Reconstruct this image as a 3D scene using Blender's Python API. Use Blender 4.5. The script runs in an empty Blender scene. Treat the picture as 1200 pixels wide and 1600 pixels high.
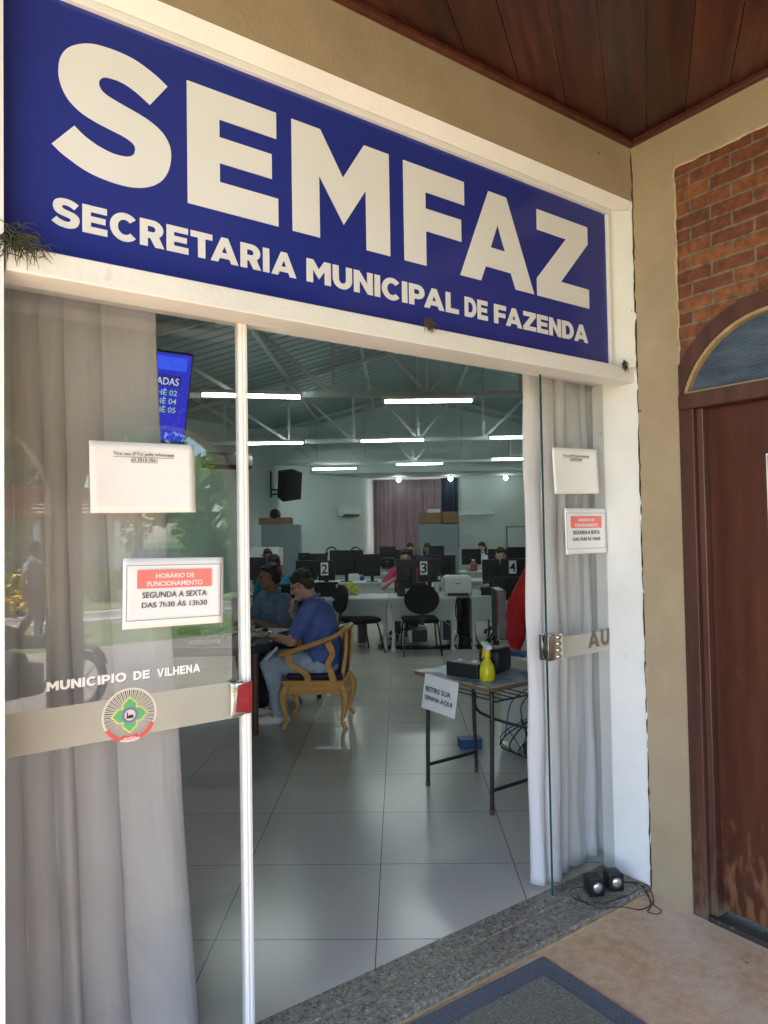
import bpy, bmesh, math, random
from mathutils import Vector, Matrix, Euler
R = math.radians
random.seed(7)
sc = bpy.context.scene
C = sc.collection

# ------------------------------------------------------------------ camera, world, sun, exposure
CAMH = 1.62
FOC = 1096.34                      # focal length in pixels of the 1200 x 1600 photograph
CYAW, CPIT, CROL = R(-1.1685), 0.0282, -0.0173
A = R(36.6976)                     # the facade stands at this angle to the room's tiles
_fw = Vector((math.sin(CYAW), math.cos(CYAW), 0)); _r = Vector((math.cos(CYAW), -math.sin(CYAW), 0)); _u = Vector((0, 0, 1))
_f2 = _fw * math.cos(CPIT) + _u * math.sin(CPIT); _u2 = _u * math.cos(CPIT) - _fw * math.sin(CPIT)
CR = _r * math.cos(CROL) + _u2 * math.sin(CROL); CU = _u2 * math.cos(CROL) - _r * math.sin(CROL)
cam = bpy.data.objects.new('camera', bpy.data.cameras.new('camera')); C.objects.link(cam)
cam.matrix_world = Matrix(((CR.x, CU.x, -_f2.x, 0), (CR.y, CU.y, -_f2.y, 0), (CR.z, CU.z, -_f2.z, CAMH), (0, 0, 0, 1)))
cam.data.sensor_width = 36; cam.data.sensor_fit = 'AUTO'; cam.data.lens = 36 * FOC / 1600
cam.data.clip_start = 0.05; cam.data.clip_end = 600
sc.camera = cam
SUN_EL, SUN_AZ = R(60), R(241)      # azimuth clockwise from +Y
w = bpy.data.worlds.new("World"); sc.world = w; w.use_nodes = True
_n = w.node_tree.nodes; _bg = _n['Background']
_sky = _n.new('ShaderNodeTexSky'); _sky.sky_type = 'NISHITA'; _sky.sun_disc = False
_sky.sun_elevation = SUN_EL; _sky.sun_rotation = SUN_AZ
w.node_tree.links.new(_sky.outputs[0], _bg.inputs[0]); _bg.inputs[1].default_value = 0.15
sun = bpy.data.objects.new('sun', bpy.data.lights.new('sun', 'SUN')); C.objects.link(sun)
sun.data.energy = 4.0; sun.data.angle = R(0.5); sun.data.color = (1, .95, .86)
_sd = Vector((math.sin(SUN_AZ) * math.cos(SUN_EL), math.cos(SUN_AZ) * math.cos(SUN_EL), math.sin(SUN_EL)))
sun.rotation_euler = _sd.to_track_quat('Z', 'Y').to_euler(); sun.location = _sd * 40
sc.view_settings.view_transform = 'Standard'; sc.view_settings.look = 'None'; sc.view_settings.gamma = 1
EXPOSURE = 2.68
sc.view_settings.exposure = EXPOSURE
TUBE_E, SPOT_E = 5.6, 5.0
cy = sc.cycles
cy.max_bounces = 9; cy.diffuse_bounces = 6; cy.glossy_bounces = 4; cy.transparent_max_bounces = 16; cy.transmission_bounces = 4
cy.caustics_reflective = False; cy.caustics_refractive = False; cy.sample_clamp_indirect = 6
cy.use_denoising = True

# ------------------------------------------------------------------ frames
FO = Vector((-(-2.7697), 1.896))    # facade corner as seen from the camera, in the facade's own axes
def F(x, y, z=0.0):                 # facade axes (x along the front, y inwards) -> world
    x += 2.7697; y += 1.896
    return Vector((x * math.cos(A) - y * math.sin(A), x * math.sin(A) + y * math.cos(A), z))
def at(px, py, Y):                  # where a pixel of the photo meets the plane Y
    d = CR * ((px - 600) / FOC) + CU * ((800 - py) / FOC) + _f2
    return Vector((0, 0, CAMH)) + d * (Y / d.y)
def on(px, py, z=0.03):
    d = CR * ((px - 600) / FOC) + CU * ((800 - py) / FOC) + _f2
    return Vector((0, 0, CAMH)) + d * ((z - CAMH) / d.z)

# ------------------------------------------------------------------ materials
def nd(nt, t, **k):
    n = nt.nodes.new(t)
    for a, b in k.items(): setattr(n, a, b)
    return n
def mat(name, col, rough=.6, var=.12, scale=6, bump=0.0, bscale=40, metal=0, spec=.5, col2=None, scale2=None, thr=(.45, .6), stretch=(1, 1, 1), trans=0, emit=None, es=0, spk=None):
    m = bpy.data.materials.new(name); m.use_nodes = True; nt = m.node_tree; p = nt.nodes['Principled BSDF']
    L = nt.links.new
    p.inputs['Roughness'].default_value = rough; p.inputs['Metallic'].default_value = metal
    p.inputs['Specular IOR Level'].default_value = spec
    tc = nd(nt, 'ShaderNodeTexCoord'); mp = nd(nt, 'ShaderNodeMapping'); mp.inputs['Scale'].default_value = stretch
    L(tc.outputs['Object'], mp.inputs[0])
    nz = nd(nt, 'ShaderNodeTexNoise'); nz.inputs['Scale'].default_value = scale; nz.inputs['Detail'].default_value = 6
    L(mp.outputs[0], nz.inputs['Vector'])
    mr = nd(nt, 'ShaderNodeMapRange'); mr.inputs['From Min'].default_value = .25; mr.inputs['From Max'].default_value = .75
    mr.inputs['To Min'].default_value = 1 - var; mr.inputs['To Max'].default_value = 1 + var
    L(nz.outputs[0], mr.inputs[0])
    mx = nd(nt, 'ShaderNodeMix', data_type='RGBA', blend_type='MULTIPLY'); mx.inputs[0].default_value = 1
    mx.inputs[6].default_value = (*col, 1); L(mr.outputs[0], mx.inputs[7])
    out = mx.outputs[2]
    if col2:
        n2 = nd(nt, 'ShaderNodeTexNoise'); n2.inputs['Scale'].default_value = scale2 or scale * .4; n2.inputs['Detail'].default_value = 8; n2.inputs['Roughness'].default_value = .65
        L(mp.outputs[0], n2.inputs['Vector'])
        r2 = nd(nt, 'ShaderNodeMapRange'); r2.inputs['From Min'].default_value = thr[0]; r2.inputs['From Max'].default_value = thr[1]; L(n2.outputs[0], r2.inputs[0])
        m2 = nd(nt, 'ShaderNodeMix', data_type='RGBA'); L(r2.outputs[0], m2.inputs[0]); L(out, m2.inputs[6]); m2.inputs[7].default_value = (*col2, 1)
        out = m2.outputs[2]
    if spk:                                    # chips and dirt spots: (scale, radius, colour)
        vo = nd(nt, 'ShaderNodeTexVoronoi'); vo.inputs['Scale'].default_value = spk[0]; L(tc.outputs['Object'], vo.inputs['Vector'])
        sc_ = nd(nt, 'ShaderNodeSeparateColor'); L(vo.outputs['Color'], sc_.inputs[0])
        rm = nd(nt, 'ShaderNodeMapRange'); rm.inputs['From Min'].default_value = .55; rm.inputs['To Min'].default_value = 0; rm.inputs['To Max'].default_value = spk[1]; L(sc_.outputs[0], rm.inputs[0])
        lt = nd(nt, 'ShaderNodeMath', operation='LESS_THAN'); L(vo.outputs['Distance'], lt.inputs[0]); L(rm.outputs[0], lt.inputs[1])
        m3 = nd(nt, 'ShaderNodeMix', data_type='RGBA'); L(lt.outputs[0], m3.inputs[0]); L(out, m3.inputs[6]); m3.inputs[7].default_value = (*spk[2], 1); out = m3.outputs[2]
    L(out, p.inputs['Base Color'])
    rr = nd(nt, 'ShaderNodeMapRange'); rr.inputs['To Min'].default_value = max(0, rough - .08); rr.inputs['To Max'].default_value = min(1, rough + .1)
    L(nz.outputs[0], rr.inputs[0]); L(rr.outputs[0], p.inputs['Roughness'])
    if bump:
        nb = nd(nt, 'ShaderNodeTexNoise'); nb.inputs['Scale'].default_value = bscale; nb.inputs['Detail'].default_value = 5; L(mp.outputs[0], nb.inputs['Vector'])
        bp = nd(nt, 'ShaderNodeBump'); bp.inputs['Strength'].default_value = bump; bp.inputs['Distance'].default_value = .01
        L(nb.outputs[0], bp.inputs['Height']); L(bp.outputs[0], p.inputs['Normal'])
    if trans:
        out_n = nt.nodes['Material Output']; tr = nd(nt, 'ShaderNodeBsdfTranslucent'); L(out, tr.inputs[0])
        ms = nd(nt, 'ShaderNodeMixShader'); ms.inputs[0].default_value = trans; L(p.outputs[0], ms.inputs[1]); L(tr.outputs[0], ms.inputs[2]); L(ms.outputs[0], out_n.inputs[0])
    if emit:
        p.inputs['Emission Color'].default_value = (*emit, 1); p.inputs['Emission Strength'].default_value = es
    return m
def lamp_mat(name, col, s):
    return mat(name, (.9, .9, .9), .4, emit=col, es=s)
M = {}
M['khaki'] = mat('khaki_paint', (.37, .29, .19), .6, .08, 5, .13, 70, col2=(.335, .26, .165), scale2=2.2, thr=(.5, .62), spk=(9, .07, (.12, .085, .05)))
M['white'] = mat('cream_paint', (.79, .785, .77), .55, .05, 4, .18, 50, col2=(.50, .40, .27), scale2=9, thr=(.66, .80), spk=(11, .06, (.34, .27, .19)))
M['blue'] = mat('sign_blue', (.022, .036, .26), .13, .06, 3, spec=.5)
M['letter'] = mat('sign_letter', (.78, .795, .81), .4, .03, 3)
M['wall'] = mat('room_paint', (.58, .66, .63), .7, .05, 1.5, .08, 60)
M['roofmetal'] = mat('roof_metal', (.30, .40, .41), .45, .06, 2)
M['steel'] = mat('painted_steel', (.55, .58, .55), .5, .08, 8)
M['black'] = mat('black_plastic', (.018, .018, .02), .45, .2, 12)
M['blackfab'] = mat('black_fabric', (.02, .02, .022), .85, .25, 60, .3, 200)
M['blackmetal'] = mat('black_metal', (.022, .023, .026), .35, .3, 30, .1, 80, col2=(.25, .24, .23), scale2=60, thr=(.72, .78))
M['desk'] = mat('white_laminate', (.62, .66, .64), .45, .04, 4)
M['greycab'] = mat('grey_steel', (.22, .27, .29), .45, .06, 3)
M['paper'] = mat('paper', (.86, .86, .88), .75, .03, 8, .06, 12)
M['ink'] = mat('ink', (.03, .03, .035), .7)
M['greyink'] = mat('grey_ink', (.10, .10, .11), .7)
M['red'] = mat('red_ink', (.75, .10, .09), .7)
M['redink_pale'] = mat('red_banner', (.85, .22, .20), .7)
M['whitep'] = mat('white_plastic', (.75, .77, .76), .4, .04, 6)
M['alu'] = mat('white_aluminium', (.88, .88, .87), .3, .03, 6)
M['chrome'] = mat('chrome', (.72, .70, .66), .16, .1, 20, metal=1)
M['mdark'] = mat('grey_metal', (.25, .25, .25), .35, .1, 20, metal=1)
M['curtain'] = mat('curtain_cloth', (.745, .725, .745), .85, .05, 3, .12, 260, trans=.22)
M['backcurtain'] = mat('back_curtain', (.30, .265, .285), .85, .12, 3, .1, 200, trans=.5)
M['skin'] = mat('skin', (.55, .33, .24), .5, .08, 12)
M['skin2'] = mat('skin_brown', (.26, .135, .085), .5, .08, 12)
M['hair'] = mat('dark_hair', (.02, .016, .013), .6, .3, 60, .5, 150)
M['hairgrey'] = mat('greying_hair', (.045, .03, .022), .6, .3, 60, .5, 150)
M['polo'] = mat('blue_polo', (.11, .165, .50), .8, .12, 14, .25, 22)
M['shirt'] = mat('grey_blue_shirt', (.14, .20, .31), .8, .1, 14, .25, 22)
M['jeans'] = mat('light_jeans', (.46, .56, .69), .85, .2, 12, .3, 25)
M['navy'] = mat('navy_cloth', (.03, .04, .075), .85, .15, 14, .2, 25)
M['teal'] = mat('teal_cloth', (.02, .22, .33), .8, .1, 14, .2, 22)
M['redcloth'] = mat('red_cloth', (.50, .012, .015), .8, .1, 14, .3, 16)
M['pinkcloth'] = mat('pink_cloth', (.55, .05, .18), .8, .1, 14)
M['whitecloth'] = mat('white_cloth', (.62, .64, .66), .8, .1, 14)
M['shoe'] = mat('white_shoe', (.82, .82, .82), .55, .06, 20)
M['ochre'] = mat('honey_wood', (.72, .38, .11), .3, .18, 3, stretch=(1, 1, 8))
M['seatblue'] = mat('navy_upholstery', (.02, .022, .06), .6, .1, 20)
M['tabletop'] = mat('blue_glass_top', (.03, .05, .09), .08, .1, 4, spec=.6)
M['legwood'] = mat('red_brown_wood', (.13, .05, .03), .4, .2, 10)
M['cardboard'] = mat('cardboard', (.26, .16, .085), .8, .1, 8)
M['rust'] = mat('dead_nest', (.10, .075, .04), .95, .4, 60, .5, 100)
M['bluecloth'] = mat('blue_plastic', (.03, .09, .25), .5)
M['screen'] = None

def ramp(nt, stops):
    r = nd(nt, 'ShaderNodeValToRGB'); e = r.color_ramp.elements
    e[0].position, e[0].color = stops[0][0], (*stops[0][1], 1); e[1].position, e[1].color = stops[-1][0], (*stops[-1][1], 1)
    for p, c in stops[1:-1]:
        x = e.new(p); x.color = (*c, 1)
    return r
def base(name):
    m = bpy.data.materials.new(name); m.use_nodes = True; nt = m.node_tree
    tc = nd(nt, 'ShaderNodeTexCoord'); mp = nd(nt, 'ShaderNodeMapping'); nt.links.new(tc.outputs['Object'], mp.inputs[0])
    return m, nt, nt.nodes['Principled BSDF'], mp, nt.links.new

# glossy floor tiles with joints
def tile_mat():
    m, nt, p, mp, L = base('floor_tile')
    br = nd(nt, 'ShaderNodeTexBrick'); br.offset = 0; br.squash = 1
    mp.inputs['Location'].default_value = TILE_OFF
    br.inputs['Scale'].default_value = 1; br.inputs['Mortar Size'].default_value = .0022; br.inputs['Mortar Smooth'].default_value = .2
    br.inputs['Brick Width'].default_value = .635; br.inputs['Row Height'].default_value = .62
    br.inputs['Color1'].default_value = (.63, .59, .51, 1); br.inputs['Color2'].default_value = (.60, .56, .485, 1); br.inputs['Mortar'].default_value = (.10, .095, .085, 1)
    L(mp.outputs[0], br.inputs['Vector'])
    nz = nd(nt, 'ShaderNodeTexNoise'); nz.inputs['Scale'].default_value = 2.2; nz.inputs['Detail'].default_value = 4; L(mp.outputs[0], nz.inputs['Vector'])
    mr = nd(nt, 'ShaderNodeMapRange'); mr.inputs['To Min'].default_value = .93; mr.inputs['To Max'].default_value = 1.07; L(nz.outputs[0], mr.inputs[0])
    mx = nd(nt, 'ShaderNodeMix', data_type='RGBA', blend_type='MULTIPLY'); mx.inputs[0].default_value = 1; L(br.outputs[0], mx.inputs[6]); L(mr.outputs[0], mx.inputs[7]); L(mx.outputs[2], p.inputs['Base Color'])
    r2 = nd(nt, 'ShaderNodeMapRange'); r2.inputs['To Min'].default_value = .17; r2.inputs['To Max'].default_value = .25; L(nz.outputs[0], r2.inputs[0]); L(r2.outputs[0], p.inputs['Roughness'])
    bp = nd(nt, 'ShaderNodeBump'); bp.inputs['Strength'].default_value = .25; bp.inputs['Distance'].default_value = .002; bp.invert = True; L(br.outputs[1], bp.inputs['Height']); L(bp.outputs[0], p.inputs['Normal'])
    return m
TILE_OFF = (.114, .315, 0)
def granite_mat():
    m, nt, p, mp, L = base('granite')
    v = nd(nt, 'ShaderNodeTexVoronoi'); v.inputs['Scale'].default_value = 125; L(mp.outputs[0], v.inputs['Vector'])
    r = ramp(nt, [(0, (.035, .033, .03)), (.3, (.15, .135, .11)), (.6, (.24, .215, .17)), (.9, (.31, .28, .225)), (1, (.42, .40, .34))]); 
    s = nd(nt, 'ShaderNodeSeparateColor'); L(v.outputs['Color'], s.inputs[0])
    nz = nd(nt, 'ShaderNodeTexNoise'); nz.inputs['Scale'].default_value = 40; L(mp.outputs[0], nz.inputs['Vector'])
    ad = nd(nt, 'ShaderNodeMath', operation='MULTIPLY_ADD'); L(s.outputs[0], ad.inputs[0]); ad.inputs[1].default_value = .75; L(nz.outputs[0], ad.inputs[2])
    sb = nd(nt, 'ShaderNodeMath', operation='SUBTRACT'); L(ad.outputs[0], sb.inputs[0]); sb.inputs[1].default_value = .3
    L(sb.outputs[0], r.inputs[0]); L(r.outputs[0], p.inputs['Base Color']); p.inputs['Roughness'].default_value = .42
    return m
def brick_mat():
    m, nt, p, mp, L = base('facing_brick')
    # the panel lies in the object's y/z plane
    sp = nd(nt, 'ShaderNodeSeparateXYZ'); L(mp.outputs[0], sp.inputs[0]); cb = nd(nt, 'ShaderNodeCombineXYZ'); L(sp.outputs[1], cb.inputs[0]); L(sp.outputs[2], cb.inputs[1])
    nw = nd(nt, 'ShaderNodeTexNoise'); nw.inputs['Scale'].default_value = 14; L(mp.outputs[0], nw.inputs['Vector'])
    mxv = nd(nt, 'ShaderNodeMix', data_type='VECTOR'); mxv.inputs[0].default_value = .009; L(cb.outputs[0], mxv.inputs[4]); L(nw.outputs['Color'], mxv.inputs[5])
    br = nd(nt, 'ShaderNodeTexBrick'); br.offset = .5; br.inputs['Scale'].default_value = 1
    br.inputs['Mortar Size'].default_value = .006; br.inputs['Mortar Smooth'].default_value = .2; br.inputs['Bias'].default_value = -.15
    br.inputs['Brick Width'].default_value = .176; br.inputs['Row Height'].default_value = .0585
    br.inputs['Color1'].default_value = (.13, .040, .018, 1); br.inputs['Color2'].default_value = (.24, .085, .03, 1); br.inputs['Mortar'].default_value = (.17, .12, .085, 1)
    L(mxv.outputs[1], br.inputs['Vector'])
    nz = nd(nt, 'ShaderNodeTexNoise'); nz.inputs['Scale'].default_value = 30; nz.inputs['Detail'].default_value = 8; L(mp.outputs[0], nz.inputs['Vector'])
    mr = nd(nt, 'ShaderNodeMapRange'); mr.inputs['From Min'].default_value = .3; mr.inputs['From Max'].default_value = .7; mr.inputs['To Min'].default_value = .6; mr.inputs['To Max'].default_value = 1.4; L(nz.outputs[0], mr.inputs[0])
    mx = nd(nt, 'ShaderNodeMix', data_type='RGBA', blend_type='MULTIPLY'); mx.inputs[0].default_value = 1; L(br.outputs[0], mx.inputs[6]); L(mr.outputs[0], mx.inputs[7]); L(mx.outputs[2], p.inputs['Base Color'])
    p.inputs['Roughness'].default_value = .62
    h = nd(nt, 'ShaderNodeMath', operation='MULTIPLY_ADD'); L(br.outputs[1], h.inputs[0]); h.inputs[1].default_value = -1; 
    n3 = nd(nt, 'ShaderNodeMath', operation='MULTIPLY'); L(nz.outputs[0], n3.inputs[0]); n3.inputs[1].default_value = .35; L(n3.outputs[0], h.inputs[2])
    bp = nd(nt, 'ShaderNodeBump'); bp.inputs['Strength'].default_value = .9; bp.inputs['Distance'].default_value = .008; L(h.outputs[0], bp.inputs['Height']); L(bp.outputs[0], p.inputs['Normal'])
    return m
def wood_mat(name, c1, c2, c3, rough=.35, axis=(1, 14, 14), wear=None):
    m, nt, p, mp, L = base(name); mp.inputs['Scale'].default_value = axis
    nz = nd(nt, 'ShaderNodeTexNoise'); nz.inputs['Scale'].default_value = 1.6; nz.inputs['Detail'].default_value = 9; nz.inputs['Roughness'].default_value = .62; L(mp.outputs[0], nz.inputs['Vector'])
    r = ramp(nt, [(.3, c1), (.5, c2), (.72, c3)]); L(nz.outputs[0], r.inputs[0]); out = r.outputs[0]
    oi = nd(nt, 'ShaderNodeObjectInfo')
    if wear:
        tc = nd(nt, 'ShaderNodeTexCoord'); n2 = nd(nt, 'ShaderNodeTexNoise'); n2.inputs['Scale'].default_value = 6; n2.inputs['Detail'].default_value = 9
        m2 = nd(nt, 'ShaderNodeMapping'); m2.inputs['Scale'].default_value = (1, 6, 1.8); L(tc.outputs['Object'], m2.inputs[0]); L(m2.outputs[0], n2.inputs['Vector'])
        s = nd(nt, 'ShaderNodeSeparateXYZ'); L(tc.outputs['Object'], s.inputs[0])
        mr = nd(nt, 'ShaderNodeMapRange'); mr.inputs['From Min'].default_value = 0.0; mr.inputs['From Max'].default_value = .6; mr.inputs['To Min'].default_value = .20; mr.inputs['To Max'].default_value = -.12; L(s.outputs[2], mr.inputs[0])
        a = nd(nt, 'ShaderNodeMath', operation='ADD'); L(n2.outputs[0], a.inputs[0]); L(mr.outputs[0], a.inputs[1])
        r2 = nd(nt, 'ShaderNodeMapRange'); r2.inputs['From Min'].default_value = .56; r2.inputs['From Max'].default_value = .74; L(a.outputs[0], r2.inputs[0])
        mx = nd(nt, 'ShaderNodeMix', data_type='RGBA'); L(r2.outputs[0], mx.inputs[0]); L(out, mx.inputs[6]); mx.inputs[7].default_value = (*wear, 1); out = mx.outputs[2]
    L(out, p.inputs['Base Color']); p.inputs['Roughness'].default_value = rough
    bp = nd(nt, 'ShaderNodeBump'); bp.inputs['Strength'].default_value = .15; bp.inputs['Distance'].default_value = .004; L(nz.outputs[0], bp.inputs['Height']); L(bp.outputs[0], p.inputs['Normal'])
    return m
def glass_mat(name, tint, gloss=2.0):
    m = bpy.data.materials.new(name); m.use_nodes = True; nt = m.node_tree; L = nt.links.new
    nt.nodes.remove(nt.nodes['Principled BSDF']); o = nt.nodes['Material Output']
    t = nd(nt, 'ShaderNodeBsdfTransparent'); t.inputs[0].default_value = (*tint, 1)
    g = nd(nt, 'ShaderNodeBsdfGlossy'); g.inputs['Roughness'].default_value = 0.0; g.inputs[0].default_value = (1, 1, 1, 1)
    lw = nd(nt, 'ShaderNodeFresnel'); lw.inputs[0].default_value = 1.5
    ge = nd(nt, 'ShaderNodeNewGeometry'); inv = nd(nt, 'ShaderNodeMath', operation='SUBTRACT'); inv.inputs[0].default_value = 1; L(ge.outputs['Backfacing'], inv.inputs[1])
    mu = nd(nt, 'ShaderNodeMath', operation='MULTIPLY'); L(lw.outputs[0], mu.inputs[0]); mu.inputs[1].default_value = gloss
    m2 = nd(nt, 'ShaderNodeMath', operation='MULTIPLY', use_clamp=True); L(mu.outputs[0], m2.inputs[0]); L(inv.outputs[0], m2.inputs[1])
    ms = nd(nt, 'ShaderNodeMixShader'); L(m2.outputs[0], ms.inputs[0]); L(t.outputs[0], ms.inputs[1]); L(g.outputs[0], ms.inputs[2]); L(ms.outputs[0], o.inputs[0])
    return m
def veil_mat(name, col, a):                       # frosted film: part lets light through
    m = bpy.data.materials.new(name); m.use_nodes = True; nt = m.node_tree; L = nt.links.new
    p = nt.nodes['Principled BSDF']; p.inputs['Base Color'].default_value = (*col, 1); p.inputs['Roughness'].default_value = .5
    t = nd(nt, 'ShaderNodeBsdfTransparent'); ms = nd(nt, 'ShaderNodeMixShader'); ms.inputs[0].default_value = a
    L(t.outputs[0], ms.inputs[1]); L(p.outputs[0], ms.inputs[2]); L(ms.outputs[0], nt.nodes['Material Output'].inputs[0])
    return m
def leaf_mat(name, c1, c2):
    m, nt, p, mp, L = base(name)
    nz = nd(nt, 'ShaderNodeTexNoise'); nz.inputs['Scale'].default_value = 1.3; nz.inputs['Detail'].default_value = 5; L(mp.outputs[0], nz.inputs['Vector'])
    r = ramp(nt, [(.35, c1), (.65, c2)]); L(nz.outputs[0], r.inputs[0]); L(r.outputs[0], p.inputs['Base Color']); p.inputs['Roughness'].default_value = .55
    tr = nd(nt, 'ShaderNodeBsdfTranslucent'); L(r.outputs[0], tr.inputs[0]); ms = nd(nt, 'ShaderNodeMixShader'); ms.inputs[0].default_value = .35
    L(p.outputs[0], ms.inputs[1]); L(tr.outputs[0], ms.inputs[2]); L(ms.outputs[0], nt.nodes['Material Output'].inputs[0])
    return m
M['tile'] = tile_mat(); M['granite'] = granite_mat(); M['brick'] = brick_mat()
M['ceilwood'] = wood_mat('ceiling_wood', (.020, .008, .006), (.052, .018, .011), (.095, .034, .018), .38, (1.2, 16, 16))
M['trimwood'] = wood_mat('trim_wood', (.035, .011, .007), (.075, .022, .013), (.11, .035, .02), .35, (16, 1.2, 16))
M['doorwood'] = wood_mat('door_wood', (.042, .013, .008), (.068, .020, .011), (.098, .031, .016), .32, (9, 7, .8), wear=(.17, .075, .038))
M['framewood'] = wood_mat('frame_wood', (.035, .014, .011), (.07, .024, .017), (.10, .038, .026), .45, (9, 9, .8), wear=(.12, .075, .05))
M['goldwood'] = mat('pale_bead', (.36, .25, .12), .5, .2, 20)
M['blueglass'] = mat('ribbed_blue_glass', (.05, .08, .13), .15, .3, 10, .9, 60, col2=(.11, .15, .19), scale2=4, thr=(.4, .75), stretch=(1, .6, 2.5))
M['glass'] = glass_mat('door_glass', (.90, .91, .905), 1.9)
M['glassedge'] = mat('glass_edge', (.02, .07, .06), .2)
M['film'] = veil_mat('frosted_film', (.60, .58, .50), .55)
M['decal'] = veil_mat('decal_base', (.80, .78, .70), .85)
M['green'] = mat('emblem_green', (.12, .45, .18), .6); M['yellow'] = mat('emblem_yellow', (.75, .70, .16), .6)
M['purple'] = mat('emblem_purple', (.20, .16, .36), .6); M['brown'] = mat('emblem_brown', (.07, .045, .035), .6)
M['floorout'] = mat('worn_red_floor', (.60, .385, .21), .6, .22, 24, .3, 90, col2=(.72, .60, .47), scale2=1.5, thr=(.42, .64), spk=(13, .08, (.22, .13, .08)))
M['mat_in'] = mat('mat_fibre', (.20, .20, .165), .95, .55, 160, .8, 240)
M['mat_rim'] = mat('mat_rim', (.115, .135, .165), .95, .55, 160, .6, 240)
M['grass'] = mat('grass', (.10, .17, .03), .9, .35, 3, .5, 60, col2=(.16, .20, .06), scale2=.7)
M['path'] = mat('concrete_path', (.36, .31, .25), .85, .1, 2)
M['leaf1'] = leaf_mat('leaf_green', (.06, .13, .02), (.14, .26, .05)); M['leaf2'] = leaf_mat('leaf_light', (.12, .22, .03), (.30, .42, .08))
M['petal'] = mat('yellow_petal', (.90, .60, .05), .6)
M['bark'] = mat('bark', (.12, .085, .055), .9, .3, 12, .5, 30)
M['roofred'] = mat('clay_roof', (.38, .12, .06), .8, .25, 10)
M['house'] = mat('house_wall', (.62, .55, .45), .8, .08, 2)
M['board'] = mat('grey_board', (.30, .31, .32), .8, .15, 6)
M['tvblue'] = mat('screen_blue', (.01, .01, .06), .25, emit=(.02, .035, .6), es=.16)
M['tvblue2'] = mat('screen_light_blue', (.01, .02, .08), .25, emit=(.03, .10, .9), es=.18)
M['tvdark'] = mat('screen_navy', (.01, .01, .04), .25, emit=(.02, .02, .22), es=.16)
M['tvtext'] = mat('screen_text', (.5, .5, .5), .4, emit=(.6, .75, 1), es=.16)
M['tvgreen'] = mat('screen_green', (.4, .5, .3), .4, emit=(.45, .8, .30), es=.13)
M['tube'] = lamp_mat('tube_light', (.86, 1, .97), TUBE_E)
M['bulb'] = lamp_mat('bulb_light', (.9, 1, .96), SPOT_E)
M['liquid'] = mat('yellow_liquid', (.62, .60, .02), .12, .1, 8); M['yelplastic'] = mat('yellow_plastic', (.72, .55, .02), .35)
M['bag'] = mat('plastic_bag', (.55, .60, .35), .3, .3, 20, .6, 30)
M['bagyel'] = mat('yellow_snack', (.55, .55, .05), .4)

# ------------------------------------------------------------------ mesh helpers
def nb(): return bmesh.new()
def _tag_new(bm, vs, rot, loc):
    mt = Matrix.Translation(loc) @ (rot.to_matrix().to_4x4() if isinstance(rot, Euler) else (rot or Matrix.Identity(4)))
    bmesh.ops.transform(bm, matrix=mt, verts=vs)
def box(bm, c, s, rot=None, bev=0.0, seg=2):
    b2 = bmesh.new(); bmesh.ops.create_cube(b2, size=1)
    bmesh.ops.scale(b2, vec=s, verts=b2.verts)
    if bev: bmesh.ops.bevel(b2, geom=b2.edges[:], offset=min(bev, min(s) * .49), segments=seg, affect='EDGES', profile=.5)
    _tag_new(b2, b2.verts, rot, Vector(c)); _merge(bm, b2)
def _merge(bm, b2):
    me = bpy.data.meshes.new('t'); b2.to_mesh(me); b2.free(); bm.from_mesh(me); bpy.data.meshes.remove(me)
def bx(bm, x0, x1, y0, y1, z0, z1, bev=0.0): box(bm, ((x0 + x1) / 2, (y0 + y1) / 2, (z0 + z1) / 2), (abs(x1 - x0), abs(y1 - y0), abs(z1 - z0)), bev=bev)
def cyl(bm, p0, p1, r0, r1=None, seg=16):
    p0, p1 = Vector(p0), Vector(p1); d = p1 - p0; b2 = bmesh.new()
    bmesh.ops.create_cone(b2, cap_ends=True, segments=seg, radius1=r0, radius2=r0 if r1 is None else r1, depth=d.length)
    q = d.to_track_quat('Z', 'Y').to_matrix().to_4x4(); _tag_new(b2, b2.verts, q, (p0 + p1) / 2); _merge(bm, b2)
def bar(bm, p0, p1, wd, ht, up=(0, 0, 1)):
    p0, p1 = Vector(p0), Vector(p1); d = (p1 - p0); x = d.normalized(); z = Vector(up); y = z.cross(x)
    if y.length < 1e-4: y = Vector((0, 1, 0)).cross(x)
    y.normalize(); z = x.cross(y); b2 = bmesh.new(); bmesh.ops.create_cube(b2, size=1); bmesh.ops.scale(b2, vec=(d.length, wd, ht), verts=b2.verts)
    _tag_new(b2, b2.verts, Matrix((x, y, z)).transposed().to_4x4(), (p0 + p1) / 2); _merge(bm, b2)
def smooth_path(pts, n=6):
    pts = [Vector(p) for p in pts]; out = []
    for i in range(len(pts) - 1):
        p0 = pts[max(i - 1, 0)]; p1 = pts[i]; p2 = pts[i + 1]; p3 = pts[min(i + 2, len(pts) - 1)]
        for k in range(n):
            t = k / n
            out.append(.5 * ((2 * p1) + (-p0 + p2) * t + (2 * p0 - 5 * p1 + 4 * p2 - p3) * t * t + (-p0 + 3 * p1 - 3 * p2 + p3) * t ** 3))
    out.append(pts[-1]); return out
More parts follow.
